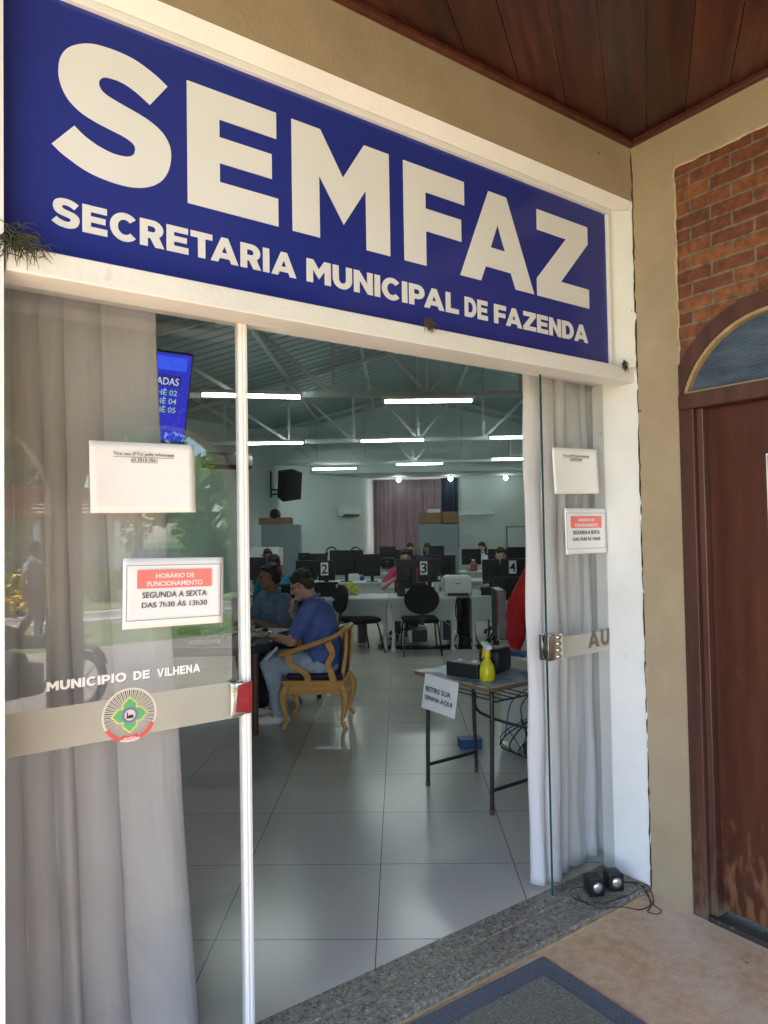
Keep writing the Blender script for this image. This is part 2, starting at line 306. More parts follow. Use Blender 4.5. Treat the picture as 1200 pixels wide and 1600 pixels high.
def tube(bm, pts, r, seg=8, n=6, rz=None):
    """swept tube; r a number or list along the control points; rz squashes the section (height factor)"""
    P = smooth_path(pts, n) if n > 1 else [Vector(p) for p in pts]
    m = len(P); rr = [r] * m if not hasattr(r, '__len__') else [r[min(int(i / max(n, 1)), len(r) - 2)] * (1 - (i / max(n, 1) - min(int(i / max(n, 1)), len(r) - 2))) + r[min(int(i / max(n, 1)), len(r) - 2) + 1] * (i / max(n, 1) - min(int(i / max(n, 1)), len(r) - 2)) for i in range(m)]
    rings = []; up = Vector((0, 0, 1))
    t0 = (P[1] - P[0]).normalized(); s = t0.cross(up)
    if s.length < .05: s = Vector((1, 0, 0))
    s.normalize()
    for i in range(m):
        t = (P[min(i + 1, m - 1)] - P[max(i - 1, 0)]).normalized(); s = (s - t * s.dot(t)).normalized(); b = s.cross(t)
        rings.append([bm.verts.new(P[i] + (s * math.cos(2 * math.pi * k / seg) + b * math.sin(2 * math.pi * k / seg) * (rz or 1)) * rr[i]) for k in range(seg)])
    for i in range(m - 1):
        for k in range(seg): bm.faces.new((rings[i][k], rings[i][(k + 1) % seg], rings[i + 1][(k + 1) % seg], rings[i + 1][k]))
    bm.faces.new(rings[0][::-1]); bm.faces.new(rings[-1])
def lathe(bm, prof, c=(0, 0, 0), seg=20):
    rings = []
    for r, z in prof: rings.append([bm.verts.new((c[0] + r * math.cos(2 * math.pi * k / seg), c[1] + r * math.sin(2 * math.pi * k / seg), c[2] + z)) for k in range(seg)])
    for i in range(len(rings) - 1):
        for k in range(seg): bm.faces.new((rings[i][k], rings[i][(k + 1) % seg], rings[i + 1][(k + 1) % seg], rings[i + 1][k]))
    bm.faces.new(rings[0][::-1]); bm.faces.new(rings[-1])
def ball(bm, c, rad, rot=None, u=20, v=12):
    b2 = bmesh.new(); bmesh.ops.create_uvsphere(b2, u_segments=u, v_segments=v, radius=1); bmesh.ops.scale(b2, vec=rad if hasattr(rad, '__len__') else (rad,) * 3, verts=b2.verts)
    _tag_new(b2, b2.verts, rot, Vector(c)); _merge(bm, b2)
def prism(bm, poly, off, ext):
    """3-D polygon poly (list of points), shifted by off, extruded by vector ext"""
    ext = Vector(ext); a = [bm.verts.new(Vector(p) + Vector(off)) for p in poly]; b = [bm.verts.new(v.co + ext) for v in a]
    n = len(a); bm.faces.new(a[::-1]); bm.faces.new(b)
    for i in range(n): bm.faces.new((a[i], a[(i + 1) % n], b[(i + 1) % n], b[i]))
def quad(bm, *pts): bm.faces.new([bm.verts.new(Vector(p)) for p in pts])
def obj(name, bm, m=None, parent=None, smooth=False, mats=None):
    bmesh.ops.recalc_face_normals(bm, faces=bm.faces) if bm.faces else None
    me = bpy.data.meshes.new(name); bm.to_mesh(me); bm.free()
    for x in (mats or [m]): me.materials.append(x)
    if smooth:
        me.polygons.foreach_set('use_smooth', [True] * len(me.polygons))
        try: me.set_sharp_from_angle(angle=R(38))
        except Exception: pass
    o = bpy.data.objects.new(name, me); C.objects.link(o); o.parent = parent
    return o
def tag(o, label, cat, group=None, kind=None):
    if label: o['label'] = label
    if cat: o['category'] = cat
    if group: o['group'] = group
    if kind or label: o['kind'] = kind or 'thing'
    return o
def thing(name, label, cat, loc=(0, 0, 0), rz=0.0, group=None):
    o = bpy.data.objects.new(name, None); C.objects.link(o); o.location = loc; o.rotation_euler = (0, 0, rz); o.empty_display_size = .1
    return tag(o, label, cat, group)
def place(o, loc, rz=0.0): o.location = loc; o.rotation_euler = (0, 0, rz); return o
def struct(name, bm, m, loc=None, rz=0): 
    o = obj(name, bm, m); o['kind'] = 'structure'
    if loc is not None: place(o, loc, rz)
    return o
def dup(root, loc, rz, label=None):
    r = root.copy(); C.objects.link(r); r.location = loc; r.rotation_euler = (0, 0, rz)
    if label: r['label'] = label
    for ch in list(root.children):
        c = ch.copy(); C.objects.link(c); c.parent = r
        for g in ch.children:
            d = g.copy(); C.objects.link(d); d.parent = c
    return r
def evaluated(o, name, m, parent):
    dg = bpy.context.evaluated_depsgraph_get(); me = bpy.data.meshes.new_from_object(o.evaluated_get(dg)); bpy.data.objects.remove(o)
    me.name = name; me.materials.clear(); me.materials.append(m)
    q = bpy.data.objects.new(name, me); C.objects.link(q); q.parent = parent; return q
def text(name, s, m, parent, loc, width=None, height=None, bold=0.0, rot=(R(90), 0, 0), align='CENTER', lift=.0006):
    cu = bpy.data.curves.new(name, 'FONT'); cu.body = s; cu.size = 1; cu.extrude = .002; cu.offset = bold; cu.align_x = align
    cu.resolution_u = 4
    o = bpy.data.objects.new(name, cu); C.objects.link(o); bpy.context.view_layer.update()
    q = evaluated(o, name, m, parent); me = q.data
    xs = [v.co.x for v in me.vertices]; ys = [v.co.y for v in me.vertices]; x0, x1, y0, y1 = min(xs), max(xs), min(ys), max(ys)
    k = (width / (x1 - x0)) if width else height / (y1 - y0); ky = (height / (y1 - y0)) if height else k
    for v in me.vertices: v.co = Vector(((v.co.x - (x0 + x1) / 2) * k, (v.co.y - y0) * ky, (v.co.z) * .25))
    q.location = loc; q.rotation_euler = rot
    return q
# bold geometric capitals (unit cap height)
def arc(cx, cy_, rx, ry, a0, a1, n=14): return [(cx + rx * math.cos(R(a0 + (a1 - a0) * i / n)), cy_ + ry * math.sin(R(a0 + (a1 - a0) * i / n))) for i in range(n + 1)]
S_OUT = [[-2.11, 2.905], [-2.16, 2.835], [-2.191, 2.854], [-2.217, 2.866], [-2.242, 2.872], [-2.264, 2.872], [-2.282, 2.869], [-2.293, 2.86], [-2.297, 2.848], [-2.294, 2.836], [-2.285, 2.826], [-2.267, 2.818], [-2.23, 2.808], [-2.191, 2.798], [-2.159, 2.787], [-2.131, 2.771], [-2.113, 2.751], [-2.103, 2.729], [-2.101, 2.702], [-2.105, 2.674], [-2.114, 2.649], [-2.129, 2.626], [-2.151, 2.607], [-2.174, 2.595], [-2.196, 2.588], [-2.225, 2.584], [-2.256, 2.584], [-2.287, 2.587], [-2.317, 2.593], [-2.346, 2.603], [-2.372, 2.616], [-2.395, 2.629], [-2.415, 2.645], [-2.36, 2.71], [-2.337, 2.692], [-2.31, 2.678], [-2.286, 2.67], [-2.262, 2.665], [-2.24, 2.665], [-2.221, 2.668], [-2.208, 2.677], [-2.203, 2.687], [-2.202, 2.7], [-2.208, 2.71], [-2.221, 2.717], [-2.24, 2.723], [-2.274, 2.73], [-2.31, 2.739], [-2.34, 2.75], [-2.363, 2.765], [-2.38, 2.783], [-2.392, 2.807], [-2.398, 2.832], [-2.398, 2.857], [-2.394, 2.88], [-2.384, 2.902], [-2.37, 2.919], [-2.351, 2.933], [-2.33, 2.944], [-2.306, 2.951], [-2.275, 2.954], [-2.241, 2.954], [-2.203, 2.949], [-2.168, 2.937], [-2.138, 2.923]]
def cr2(poly, sharp=(), n=3):
    out = []; N = len(poly)
    for i in range(N):
        a, b, c, d = (Vector((*poly[j % N], 0)) for j in (i - 1, i, i + 1, i + 2))
        if i in sharp: a = b
        if (i + 1) % N in sharp: d = c
        for k in range(n):
            t = k / n; p = .5 * ((2 * b) + (-a + c) * t + (2 * a - 5 * b + 4 * c - d) * t * t + (-a + 3 * b - 3 * c + d) * t ** 3); out.append((p.x, p.y))
    return out
S_SM = cr2(S_OUT, (0, 1, 32, 33))
def norm(p, x0, z0=2.5835, h=.362): return [((x - x0) / h, (z - z0) / h) for x, z in p]
G = {
 'S': ([norm(S_SM, -2.415)], .87), 'E': ([norm([(-2.053, 2.9455), (-1.765, 2.9455), (-1.765, 2.8615), (-1.954, 2.8615), (-1.954, 2.808), (-1.782, 2.808), (-1.782, 2.729), (-1.954, 2.729), (-1.954, 2.672), (-1.761, 2.672), (-1.761, 2.5835), (-2.053, 2.5835)], -2.053)], .807),
 'M': ([norm([(-1.711, 2.9455), (-1.605, 2.9455), (-1.519, 2.808), (-1.432, 2.9455), (-1.327, 2.9455), (-1.327, 2.5835), (-1.427, 2.5835), (-1.427, 2.789), (-1.518, 2.649), (-1.611, 2.789), (-1.611, 2.5835), (-1.711, 2.5835)], -1.711)], 1.06),
 'F': ([norm([(-1.264, 2.9455), (-.974, 2.9455), (-.974, 2.855), (-1.164, 2.855), (-1.164, 2.795), (-.992, 2.795), (-.992, 2.711), (-1.164, 2.711), (-1.164, 2.5835), (-1.264, 2.5835)], -1.264)], .80),
 'A': ([norm([(-.846, 2.9455), (-.748, 2.9455), (-.597, 2.5835), (-.703, 2.5835), (-.730, 2.644), (-.868, 2.644), (-.894, 2.5835), (-1.0, 2.5835)], -1.0), norm([(-.799, 2.823), (-.760, 2.7245), (-.839, 2.7245)], -1.0)], 1.113),
 'Z': ([norm([(-.571, 2.9455), (-.248, 2.9455), (-.248, 2.869), (-.43, 2.668), (-.247, 2.668), (-.247, 2.5835), (-.578, 2.5835), (-.578, 2.655), (-.391, 2.860), (-.571, 2.860)], -.578)], .91),
 'C': ([arc(.5, .5, .5, .525, 42, 318, 26) + arc(.5, .5, .235, .28, 318, 42, 20)], .93),
 'R': ([[(0, 0), (0, 1), (.46, 1)] + arc(.46, .67, .37, .33, 90, -55, 14) + [(.86, 0), (.54, 0), (.36, .32), (.275, .32), (.275, 0)], [(.275, .55), (.275, .77), (.44, .77)] + arc(.44, .66, .11, .11, 90, -90, 8) + [(.44, .55)]], .86),
 'T': ([[(0, 1), (.84, 1), (.84, .765), (.56, .765), (.56, 0), (.28, 0), (.28, .765), (0, .765)]], .84),
 'I': ([[(0, 0), (0, 1), (.275, 1), (.275, 0)]], .275),
 'U': ([[(0, 1), (.275, 1), (.275, .42)] + arc(.44, .42, .165, .185, 180, 360, 10) + [(.605, 1), (.88, 1), (.88, .42)] + arc(.44, .42, .44, .435, 360, 180, 16)], .88),
 'N': ([[(0, 0), (0, 1), (.26, 1), (.63, .46), (.63, 1), (.9, 1), (.9, 0), (.66, 0), (.27, .565), (.27, 0)]], .9),
 'P': ([[(0, 0), (0, 1), (.46, 1)] + arc(.46, .655, .37, .345, 90, -90, 14) + [(.275, .31), (.275, 0)], [(.275, .54), (.275, .77), (.44, .77)] + arc(.44, .655, .115, .115, 90, -90, 8) + [(.44, .54)]], .83),
 'L': ([[(0, 0), (0, 1), (.275, 1), (.275, .24), (.74, .24), (.74, 0)]], .74),
 'D': ([[(0, 0), (0, 1), (.42, 1)] + arc(.42, .5, .48, .5, 90, -90, 18), [(.275, .24), (.275, .76), (.41, .76)] + arc(.41, .5, .22, .26, 90, -90, 12) + [(.41, .24)]], .9),
 'O': ([arc(.53, .5, .53, .525, 0, 350, 30), arc(.53, .5, .265, .28, 0, 350, 26)], 1.06),
 'H': ([[(0, 0), (0, 1), (.275, 1), (.275, .62), (.62, .62), (.62, 1), (.895, 1), (.895, 0), (.62, 0), (.62, .38), (.275, .38), (.275, 0)]], .895),
 'V': ([[(0, 1), (.3, 1), (.51, .36), (.72, 1), (1.01, 1), (.63, 0), (.39, 0)]], 1.01)}
KERN = {'TA': -.16, 'PA': -.12, 'FA': -.10, 'AR': .0, 'AV': -.1, 'DA': -.03, 'LH': .0}
def lettering(name, s, m, parent, x0, x1, z0, h, y, thick=.0015, gap=.085, polys=None):
    """letters standing in the x/z plane at depth y, x0..x1, baseline z0, cap height h"""
    P = []; x = 0
    if polys: P = polys
    else:
        for i, ch in enumerate(s):
            if ch == ' ': x += .38; continue
            loops, wd = G[ch]; P += [[(x + a, b) for a, b in lp] for lp in loops]
            x += wd + gap + KERN.get(s[i:i + 2], 0)
        tot = x - gap; P = [[(x0 + a / tot * (x1 - x0), z0 + b * h) for a, b in lp] for lp in P]
    cu = bpy.data.curves.new(name, 'CURVE'); cu.dimensions = '2D'; cu.fill_mode = 'BOTH'; cu.extrude = thick / 2
    for lp in P:
        s_ = cu.splines.new('POLY'); s_.points.add(len(lp) - 1); s_.use_cyclic_u = True
        for q, (a, b) in zip(s_.points, lp): q.co = (a, b, 0, 1)
    o = bpy.data.objects.new(name, cu); C.objects.link(o); bpy.context.view_layer.update()
    q = evaluated(o, name, m, parent)
    for v in q.data.vertices: v.co = Vector((v.co.x, y - v.co.z, v.co.y))
    return q
from mathutils import noise as mnoise
def blob(name, prims, m, parent, vox=.008, sm=4, wr=0.0):
    """one continuous skin round tapered capsules ('c', p0, r0, p1, r1) and ellipsoids ('e', c, radii, rot)"""
    bm = bmesh.new()
    for p in prims:
        if p[0] == 'c':
            a, b = Vector(p[1]), Vector(p[3]); ball(bm, a, p[2], u=14, v=8); ball(bm, b, p[4], u=14, v=8)
            if (b - a).length > 1e-4: cyl(bm, a, b, p[2], p[4], 14)
        else: ball(bm, p[1], p[2], p[3] if len(p) > 3 else None, 18, 12)
    me = bpy.data.meshes.new(name); bm.to_mesh(me); bm.free(); o = bpy.data.objects.new(name, me); C.objects.link(o)
    r = o.modifiers.new('r', 'REMESH'); r.mode = 'VOXEL'; r.voxel_size = vox
    s = o.modifiers.new('s', 'SMOOTH'); s.factor = .5; s.iterations = sm
    bpy.context.view_layer.update()
    q = evaluated(o, name, m, parent)
    if wr:
        me = q.data; sd = Vector((len(me.vertices) % 17, 3.1, 7.7)); nn = [v.normal.copy() for v in me.vertices]
        for v, n_ in zip(me.vertices, nn):
            c = v.co; a = mnoise.noise(Vector((c.x * 9, c.y * 9, c.z * 22 + c.x * 8)) + sd); b_ = mnoise.noise(Vector((c.x * 26, c.y * 26, c.z * 40)) + sd)
            v.co = c + n_ * wr * ((1 - abs(a) * 2.6) * .8 + b_ * .35)
    q.data.polygons.foreach_set('use_smooth', [True] * len(q.data.polygons)); return q
# ------------------------------------------------------------------ ground and floors
bm = nb(); quad(bm, (-150, -150, -.14), (150, -150, -.14), (150, 150, -.14), (-150, 150, -.14)); struct('ground', bm, M['grass'])
def fslab(name, m, x0, x1, y0, y1, z0, z1, bev=0.0):
    b = nb(); bx(b, x0, x1, y0, y1, z0, z1, bev); return struct(name, b, m, F(0, 0), A)
fslab('bounce_paving', M['path'], -14, 9, -9.5, -4.405, -.2, -.125)  # pale paving added before the arches to bounce sunlight into the porch
fslab('bounce_paving', M['path'], -16, -5.3, -4.4, 8, -.2, -.125)  # more added paving, bounces light in from the open left end
fslab('porch_floor', M['floorout'], -5.295, 0, -4.4, -.004, -.16, 0)
bm = nb(); bx(bm, -2.7, .02, .0, .146, -.1, .030, .004); bx(bm, -2.7, .02, .153, .258, -.1, .031, .002); struct('granite_threshold', bm, M['granite'], F(0, 0), A)
bm = nb(); bx(bm, -2.7, .02, .145, .154, -.1, .027); bx(bm, -2.7, -.0, -.006, .0005, -.1, .012); struct('threshold_grout', bm, mat('sandy_grout', (.42, .31, .18), .9, .2, 20), F(0, 0), A)
BY = 21.0
PA = at(582, 750, BY); PA = Vector((PA.x, PA.y))
PB = at(392, 740, 16.6); PB = Vector((PB.x, PB.y))
fl = [F(-8, .2585), F(8.5, .2585)]
bm = nb(); prism(bm, [(fl[0].x, fl[0].y, .03), (fl[1].x, fl[1].y, .03), (6.2, BY + .2, .03), (-8.6, BY + .2, .03)], (0, 0, -.1), (0, 0, .1)); struct('tiled_floor', bm, M['tile'])

# ------------------------------------------------------------------ the front wall with its opening
fw = thing('facade_wall', 'khaki and cream painted front wall round the glass doorway', 'wall', F(0, 0), A)
bm = nb(); bx(bm, -8, 0, 0, .25, 3.102, 3.368); bx(bm, -8, -2.66, 0, .25, -.1, 3.1); obj('khaki_render', bm, M['khaki'], fw)
bm = nb(); bx(bm, -8, 8.5, .01, .26, 3.40, 6.2); bx(bm, .125, 8.5, .01, .26, 0, 3.40); obj('upper_wall', bm, M['wall'], fw)
bm = nb()
prism(bm, [(-2.66, 0, 3.1005), (-2.66, .042, 3.060), (-2.66, .25, 3.060), (-2.66, .25, 3.1005)], (0, 0, 0), (2.66, 0, 0))       # splayed head
prism(bm, [(-.098, .064, 2.3425), (-.004, 0, 2.3425), (-.001, .25, 2.3425), (-.098, .25, 2.3425)], (0, 0, 0), (0, 0, .7165))         # splayed side above the door
bx(bm, .004, .124, .002, .25, 0, 3.1)                                                                                     # jamb
bx(bm, -2.659, -2.5335, .002, .25, -.1, 3.059)
bx(bm, -2.527, .003, .013, .125, 2.276, 2.342, .004)                                                                       # lintel
bx(bm, -2.527, .003, .128, .25, 2.318, 2.341)
bx(bm, -2.527, -.099, .080, .25, 2.3425, 3.059)
obj('cream_surround', bm, M['white'], fw)
bm = nb(); bx(bm, -2.527, -.1, .044, .072, 3.037, 3.0595, .003); bx(bm, -.117, -.0985, .046, .072, 2.3425, 3.0365, .003); obj('fillet', bm, M['white'], fw)
bm = nb(); bx(bm, -2.527, .003, .13, .143, 2.288, 2.317); bx(bm, -2.527, .003, .150, .235, 2.3005, 2.317); obj('door_track', bm, M['alu'], fw)
# ragged paint edge and crack down the corner
bm = nb(); random.seed(3)
zz = 0.02; pts = []
while zz < 3.36: pts.append((random.uniform(-.004, .003), -.002 - random.uniform(0, .003), zz)); zz += random.uniform(.012, .05)
tube(bm, pts, [random.uniform(.0012, .0048) for _ in pts], 6, 1); obj('crack', bm, mat('crack_dark', (.045, .028, .015), .95, .4, 40), fw)
bm = nb(); pts = []; zz = .05
while zz < 2.9: pts.append((random.uniform(.000, .004), random.uniform(-.003, .001), zz)); zz += random.uniform(.02, .06)
tube(bm, pts, [random.uniform(.002, .006) for _ in pts], 6, 1); obj('paint_edge', bm, M['white'], fw)

sg = thing('fascia_sign', 'big blue sign with cream lettering over the glass doorway', 'sign', F(0, .067, 2.34), A)
bm = nb(); bx(bm, -2.527, -.1175, -.006, .008, .0025, .697, .001); obj('panel', bm, M['blue'], sg)
def gl(ch, x0, x1): return [[(x0 + a / G[ch][1] * (x1 - x0), 2.5835 - 2.34 + b * .362) for a, b in lp] for lp in G[ch][0]]
big = gl('S', -2.415, -2.100) + gl('E', -2.053, -1.761) + gl('M', -1.711, -1.327) + gl('F', -1.264, -.974) + gl('A', -1.0, -.597) + gl('Z', -.578, -.247)
lettering('large_lettering', '', M['letter'], sg, 0, 0, 0, 0, -.0072, .002, polys=big)
lettering('small_lettering', 'SECRETARIA', M['letter'], sg, -2.4165, -1.700, 2.4305 - 2.34, .0755, -.0072)
lettering('small_lettering', 'MUNICIPAL', M['letter'], sg, -1.663, -1.012, 2.4305 - 2.34, .0755, -.0072)
lettering('small_lettering', 'DE', M['letter'], sg, -.982, -.862, 2.4300 - 2.34, .0755, -.0072)
lettering('small_lettering', 'FAZENDA', M['letter'], sg, -.828, -.259, 2.4290 - 2.34, .0755, -.0072)

# ------------------------------------------------------------------ the side wall: pilaster, brick, arched door
sw = thing('side_wall', 'khaki rendered wall with facing brick above the arched wooden door', 'wall', F(0, 0), A)
bm = nb(); bx(bm, 0, .2, -.205, -.0005, -.1, 3.368); bx(bm, 0, .2, -4.1, -.2055, 3.168, 3.368); obj('khaki_render', bm, M['khaki'], sw)
RO, CYD, CZD = .459, -.60, 2.072
aa = math.degrees(math.acos(.395 / RO))
arcp = [(CYD + .395, CZD + RO * math.sin(R(aa)))] + [(CYD + RO * math.cos(R(t)), CZD + RO * math.sin(R(t))) for t in [aa + (180 - aa) * i / 28 for i in range(1, 29)]]
poly = [(-.2055, 3.1675)] + arcp + [(CYD - RO, -.1), (-4.1, -.1), (-4.1, 3.1675)]
bm = nb(); prism(bm, [(0, y, z) for y, z in poly], (.012, 0, 0), (.18, 0, 0)); obj('brick_panel', bm, M['brick'], sw)
bm = nb(); pts = []; zz = 2.25; random.seed(5)
while zz < 3.165: pts.append((.004 + random.uniform(-.003, .004), -.207 + random.uniform(-.0025, .002), zz)); zz += random.uniform(.015, .04)
yy = -.21
while yy > -1.2: pts.append((.004 + random.uniform(-.003, .003), yy, 3.166 + random.uniform(-.0025, .002))); yy -= random.uniform(.015, .04)
tube(bm, pts, [random.uniform(.0025, .0065) for _ in pts], 7, 1); obj('ragged_plaster_edge', bm, mat('bare_plaster', (.50, .40, .25), .9, .2, 20), sw)

dr = thing('arched_doorway', 'dark red brown wooden door under an arched blue glass fanlight', 'door', F(.0, -.6, 0), A)
bm = nb()
for s in (1, -1):
    bx(bm, -.010, .10, min(s * .395, s * .330), max(s * .395, s * .330), .0, 2.1145, .003)
    bx(bm, .012, .10, min(s * .3295, s * .300), max(s * .3295, s * .300), .0, 2.1145, .004)
    bx(bm, .020, .10, min(s * .4585, s * .3955), max(s * .4585, s * .3955), -.05, 2.072)
bx(bm, -.014, .10, -.395, .395, 2.115, 2.180, .004)
bm2 = bm
N = 30; a0 = 13.5
def ring(b, r0, r1, x0, x1, a0, a1):
    v = []
    for i in range(N + 1):
        t = R(a0 + (a1 - a0) * i / N); c, s = math.cos(t), math.sin(t)
        v.append([b.verts.new((x, r * c, CZD + r * s)) for r, x in ((r0, x0), (r1, x0), (r1, x1), (r0, x1))])
    for i in range(N):
        for k in range(4): b.faces.new((v[i][k], v[i][(k + 1) % 4], v[i + 1][(k + 1) % 4], v[i + 1][k]))
    b.faces.new(v[0]); b.faces.new(v[-1][::-1])
b3 = nb(); ring(b3, .395, RO - .001, -.006, .10, 8.9, 171.1)
for s in (1, -1): bmesh.ops.bisect_plane(b3, geom=b3.verts[:] + b3.edges[:] + b3.faces[:], plane_co=(0, s * .394, 0), plane_no=(0, s, 0), clear_outer=True)
bmesh.ops.holes_fill(b3, edges=[e for e in b3.edges if e.is_boundary]); _merge(bm, b3)
obj('frame', bm, M['framewood'], dr)
bm = nb(); ring(bm, .380, .3945, .004, .06, 16.5, 163.5); bx(bm, .004, .06, -.375, .375, 2.1805, 2.190); obj('glazing_bead', bm, M['goldwood'], dr)
bm = nb(); pl = [(0, .392 * math.cos(R(t)), CZD + .392 * math.sin(R(t))) for t in [16.5 + 147 * i / 30 for i in range(31)]]; prism(bm, pl, (.032, 0, 0), (.008, 0, 0)); obj('fanlight', bm, M['blueglass'], dr)
bm = nb(); bx(bm, .05, .09, -.2995, .2995, .045, 2.1145, .002); lf = obj('leaf', bm, M['doorwood'], dr)
bm = nb(); cyl(bm, (.05, -.24, 1.0), (0, -.24, 1.0), .012); ball(bm, (-.012, -.24, 1.0), .026); obj('handle', bm, M['mdark'], lf)
bm = nb(); bx(bm, -.012, .11, -.33, .33, -.02, .022, .004); obj('sill', bm, mat('black_sill', (.03, .026, .024), .5, .4, 14, .2, 40, col2=(.22, .14, .08), scale2=22, thr=(.62, .68)), dr)
nt_ = thing('door_poster', 'white poster with a blue and green heading taped to wooden door', 'poster', F(.0478, -.69, 1.405), A)
bm = nb(); bx(bm, -.001, .001, -.15, .155, 0, .495); obj('sheet', bm, M['paper'], nt_)
bm = nb(); bx(bm, -.002, -.0012, -.148, .150, .385, .490); obj('heading', bm, mat('poster_blue', (.02, .22, .55), .5), nt_)
bm = nb(); bx(bm, -.0024, -.0014, -.148, .150, .372, .3845); obj('green_band', bm, mat('poster_green', (.08, .40, .12), .5), nt_)

# ------------------------------------------------------------------ porch ceiling, trims, arcade
bm = nb(); random.seed(11)
ang = R(19.3); bd = Vector((math.sin(ang), math.cos(ang))); bp_ = Vector((bd.y, -bd.x)); W_ = .155
c0 = F(-3, -2.2)
for i in range(-40, 41):
    for j0, j1 in ((-8, -1.2 + random.uniform(-.5, .5)), (None, 8)):
        if j0 is None: j0 = last
        last = j1
        o = bp_ * (i * W_); zz = 3.3705 + random.uniform(0, .003)
        p = [Vector((c0.x, c0.y)) + o + bd * (j0 + .002) - bp_ * (W_ / 2 - .0012), Vector((c0.x, c0.y)) + o + bd * (j0 + .002) + bp_ * (W_ / 2 - .0012), Vector((c0.x, c0.y)) + o + bd * (j1 - .002) + bp_ * (W_ / 2 - .0012), Vector((c0.x, c0.y)) + o + bd * (j1 - .002) - bp_ * (W_ / 2 - .0012)]
        def inside(q):
            fx = (q.x * math.cos(A) + q.y * math.sin(A)) - 2.7697; fy = (-q.x * math.sin(A) + q.y * math.cos(A)) - 1.896
            return fx, fy
        prism(bm, [(q.x, q.y, zz) for q in p], (0, 0, 0), (0, 0, .018))
# keep the boards over the porch only
for co, no in ((F(0, .008), F(0, 1) - F(0, 0)), (F(.19, 0), F(1, 0) - F(0, 0)), (F(0, -4.5), F(0, -1) - F(0, 0)), (F(-4.38, 0), F(-1, 0) - F(0, 0))):
    no = Vector((no.x, no.y, 0)); bmesh.ops.bisect_plane(bm, geom=bm.verts[:] + bm.edges[:] + bm.faces[:], plane_co=(co.x, co.y, 0), plane_no=no, clear_outer=True)
    ed = [e for e in bm.edges if e.is_boundary]
    bmesh.ops.holes_fill(bm, edges=ed)
pc = struct('porch_ceiling', bm, None)
bm = nb(); bx(bm, -4.4, .19, -4.5, .006, 3.394, 3.50); o = obj('porch_light_block', bm, M['khaki']); place(o, F(0, 0), A); tag(o, 'flat slab added over the porch boards to block light', 'roof')  # slab added above the boards so no light leaks through their gaps
def plank_mat():
    m, nt, p, mp, L = base('ceiling_planks'); mp.inputs['Rotation'].default_value = (0, 0, R(19.3)); mp.inputs['Scale'].default_value = (1, 1, 1)
    sp = nd(nt, 'ShaderNodeSeparateXYZ'); L(mp.outputs[0], sp.inputs[0])
    fl_ = nd(nt, 'ShaderNodeMath', operation='MULTIPLY'); L(sp.outputs[0], fl_.inputs[0]); fl_.inputs[1].default_value = 1
    wn = nd(nt, 'ShaderNodeNewGeometry'); 
    m2 = nd(nt, 'ShaderNodeMapping'); m2.inputs['Scale'].default_value = (16, 1.1, 1); L(mp.outputs[0], m2.inputs[0])
    nz = nd(nt, 'ShaderNodeTexNoise'); nz.inputs['Scale'].default_value = 1.5; nz.inputs['Detail'].default_value = 9; nz.inputs['Roughness'].default_value = .6; L(m2.outputs[0], nz.inputs['Vector'])
    r = ramp(nt, [(.3, (.018, .006, .0045)), (.5, (.045, .014, .009)), (.72, (.085, .028, .016))]); L(nz.outputs[0], r.inputs[0])
    mr = nd(nt, 'ShaderNodeMapRange'); mr.inputs['To Min'].default_value = .62; mr.inputs['To Max'].default_value = 1.5; L(wn.outputs['Random Per Island'], mr.inputs[0])
    mx = nd(nt, 'ShaderNodeMix', data_type='RGBA', blend_type='MULTIPLY'); mx.inputs[0].default_value = 1; L(r.outputs[0], mx.inputs[6]); L(mr.outputs[0], mx.inputs[7]); L(mx.outputs[2], p.inputs['Base Color'])
    p.inputs['Roughness'].default_value = .36; bp = nd(nt, 'ShaderNodeBump'); bp.inputs['Strength'].default_value = .15; bp.inputs['Distance'].default_value = .004; L(nz.outputs[0], bp.inputs['Height']); L(bp.outputs[0], p.inputs['Normal'])
    return m
pc.data.materials[0] = plank_mat()
bm = nb(); bx(bm, -4.35, -.001, -.030, -.0005, 3.343, 3.3695, .006); t1 = obj('ceiling_trim', bm, M['trimwood']); place(t1, F(0, 0), A); tag(t1, 'dark wooden bead under the porch ceiling along the front wall', 'trim')
bm = nb(); bx(bm, -.030, -.0005, -4.1, -.031, 3.343, 3.3695, .006); t2 = obj('ceiling_trim', bm, M['trimwood']); place(t2, F(0, 0), A); tag(t2, 'dark wooden bead under the porch ceiling along the brick wall', 'trim')

AY = -3.95
loops = []; outer = [(.2, 3.365), (.2, -.16)]
for k in range(2):
    x1 = -.06 - 1.62 * k; x0 = x1 - 1.38; mid = (x0 + x1) / 2; r = .69
    outer += [(x1, -.16)] + [(mid + r * math.cos(R(t)), 1.90 + r * math.sin(R(t))) for t in range(0, 181, 9)] + [(x0, -.16)]
outer += [(-3.55, -.16), (-3.55, 3.365)]
cu = bpy.data.curves.new('arcade', 'CURVE'); cu.dimensions = '2D'; cu.fill_mode = 'BOTH'; cu.extrude = .11
sp_ = cu.splines.new('POLY'); sp_.points.add(len(outer) - 1); sp_.use_cyclic_u = True
for q, (a, b) in zip(sp_.points, outer): q.co = (a, b, 0, 1)
o = bpy.data.objects.new('arcade', cu); C.objects.link(o); bpy.context.view_layer.update(); ar = evaluated(o, 'arcade_wall', M['khaki'], None)
for v in ar.data.vertices: v.co = Vector((v.co.x, AY - v.co.z, v.co.y))
place(ar, F(0, 0), A); tag(ar, 'khaki porch arcade with round arches open to the garden', 'wall')

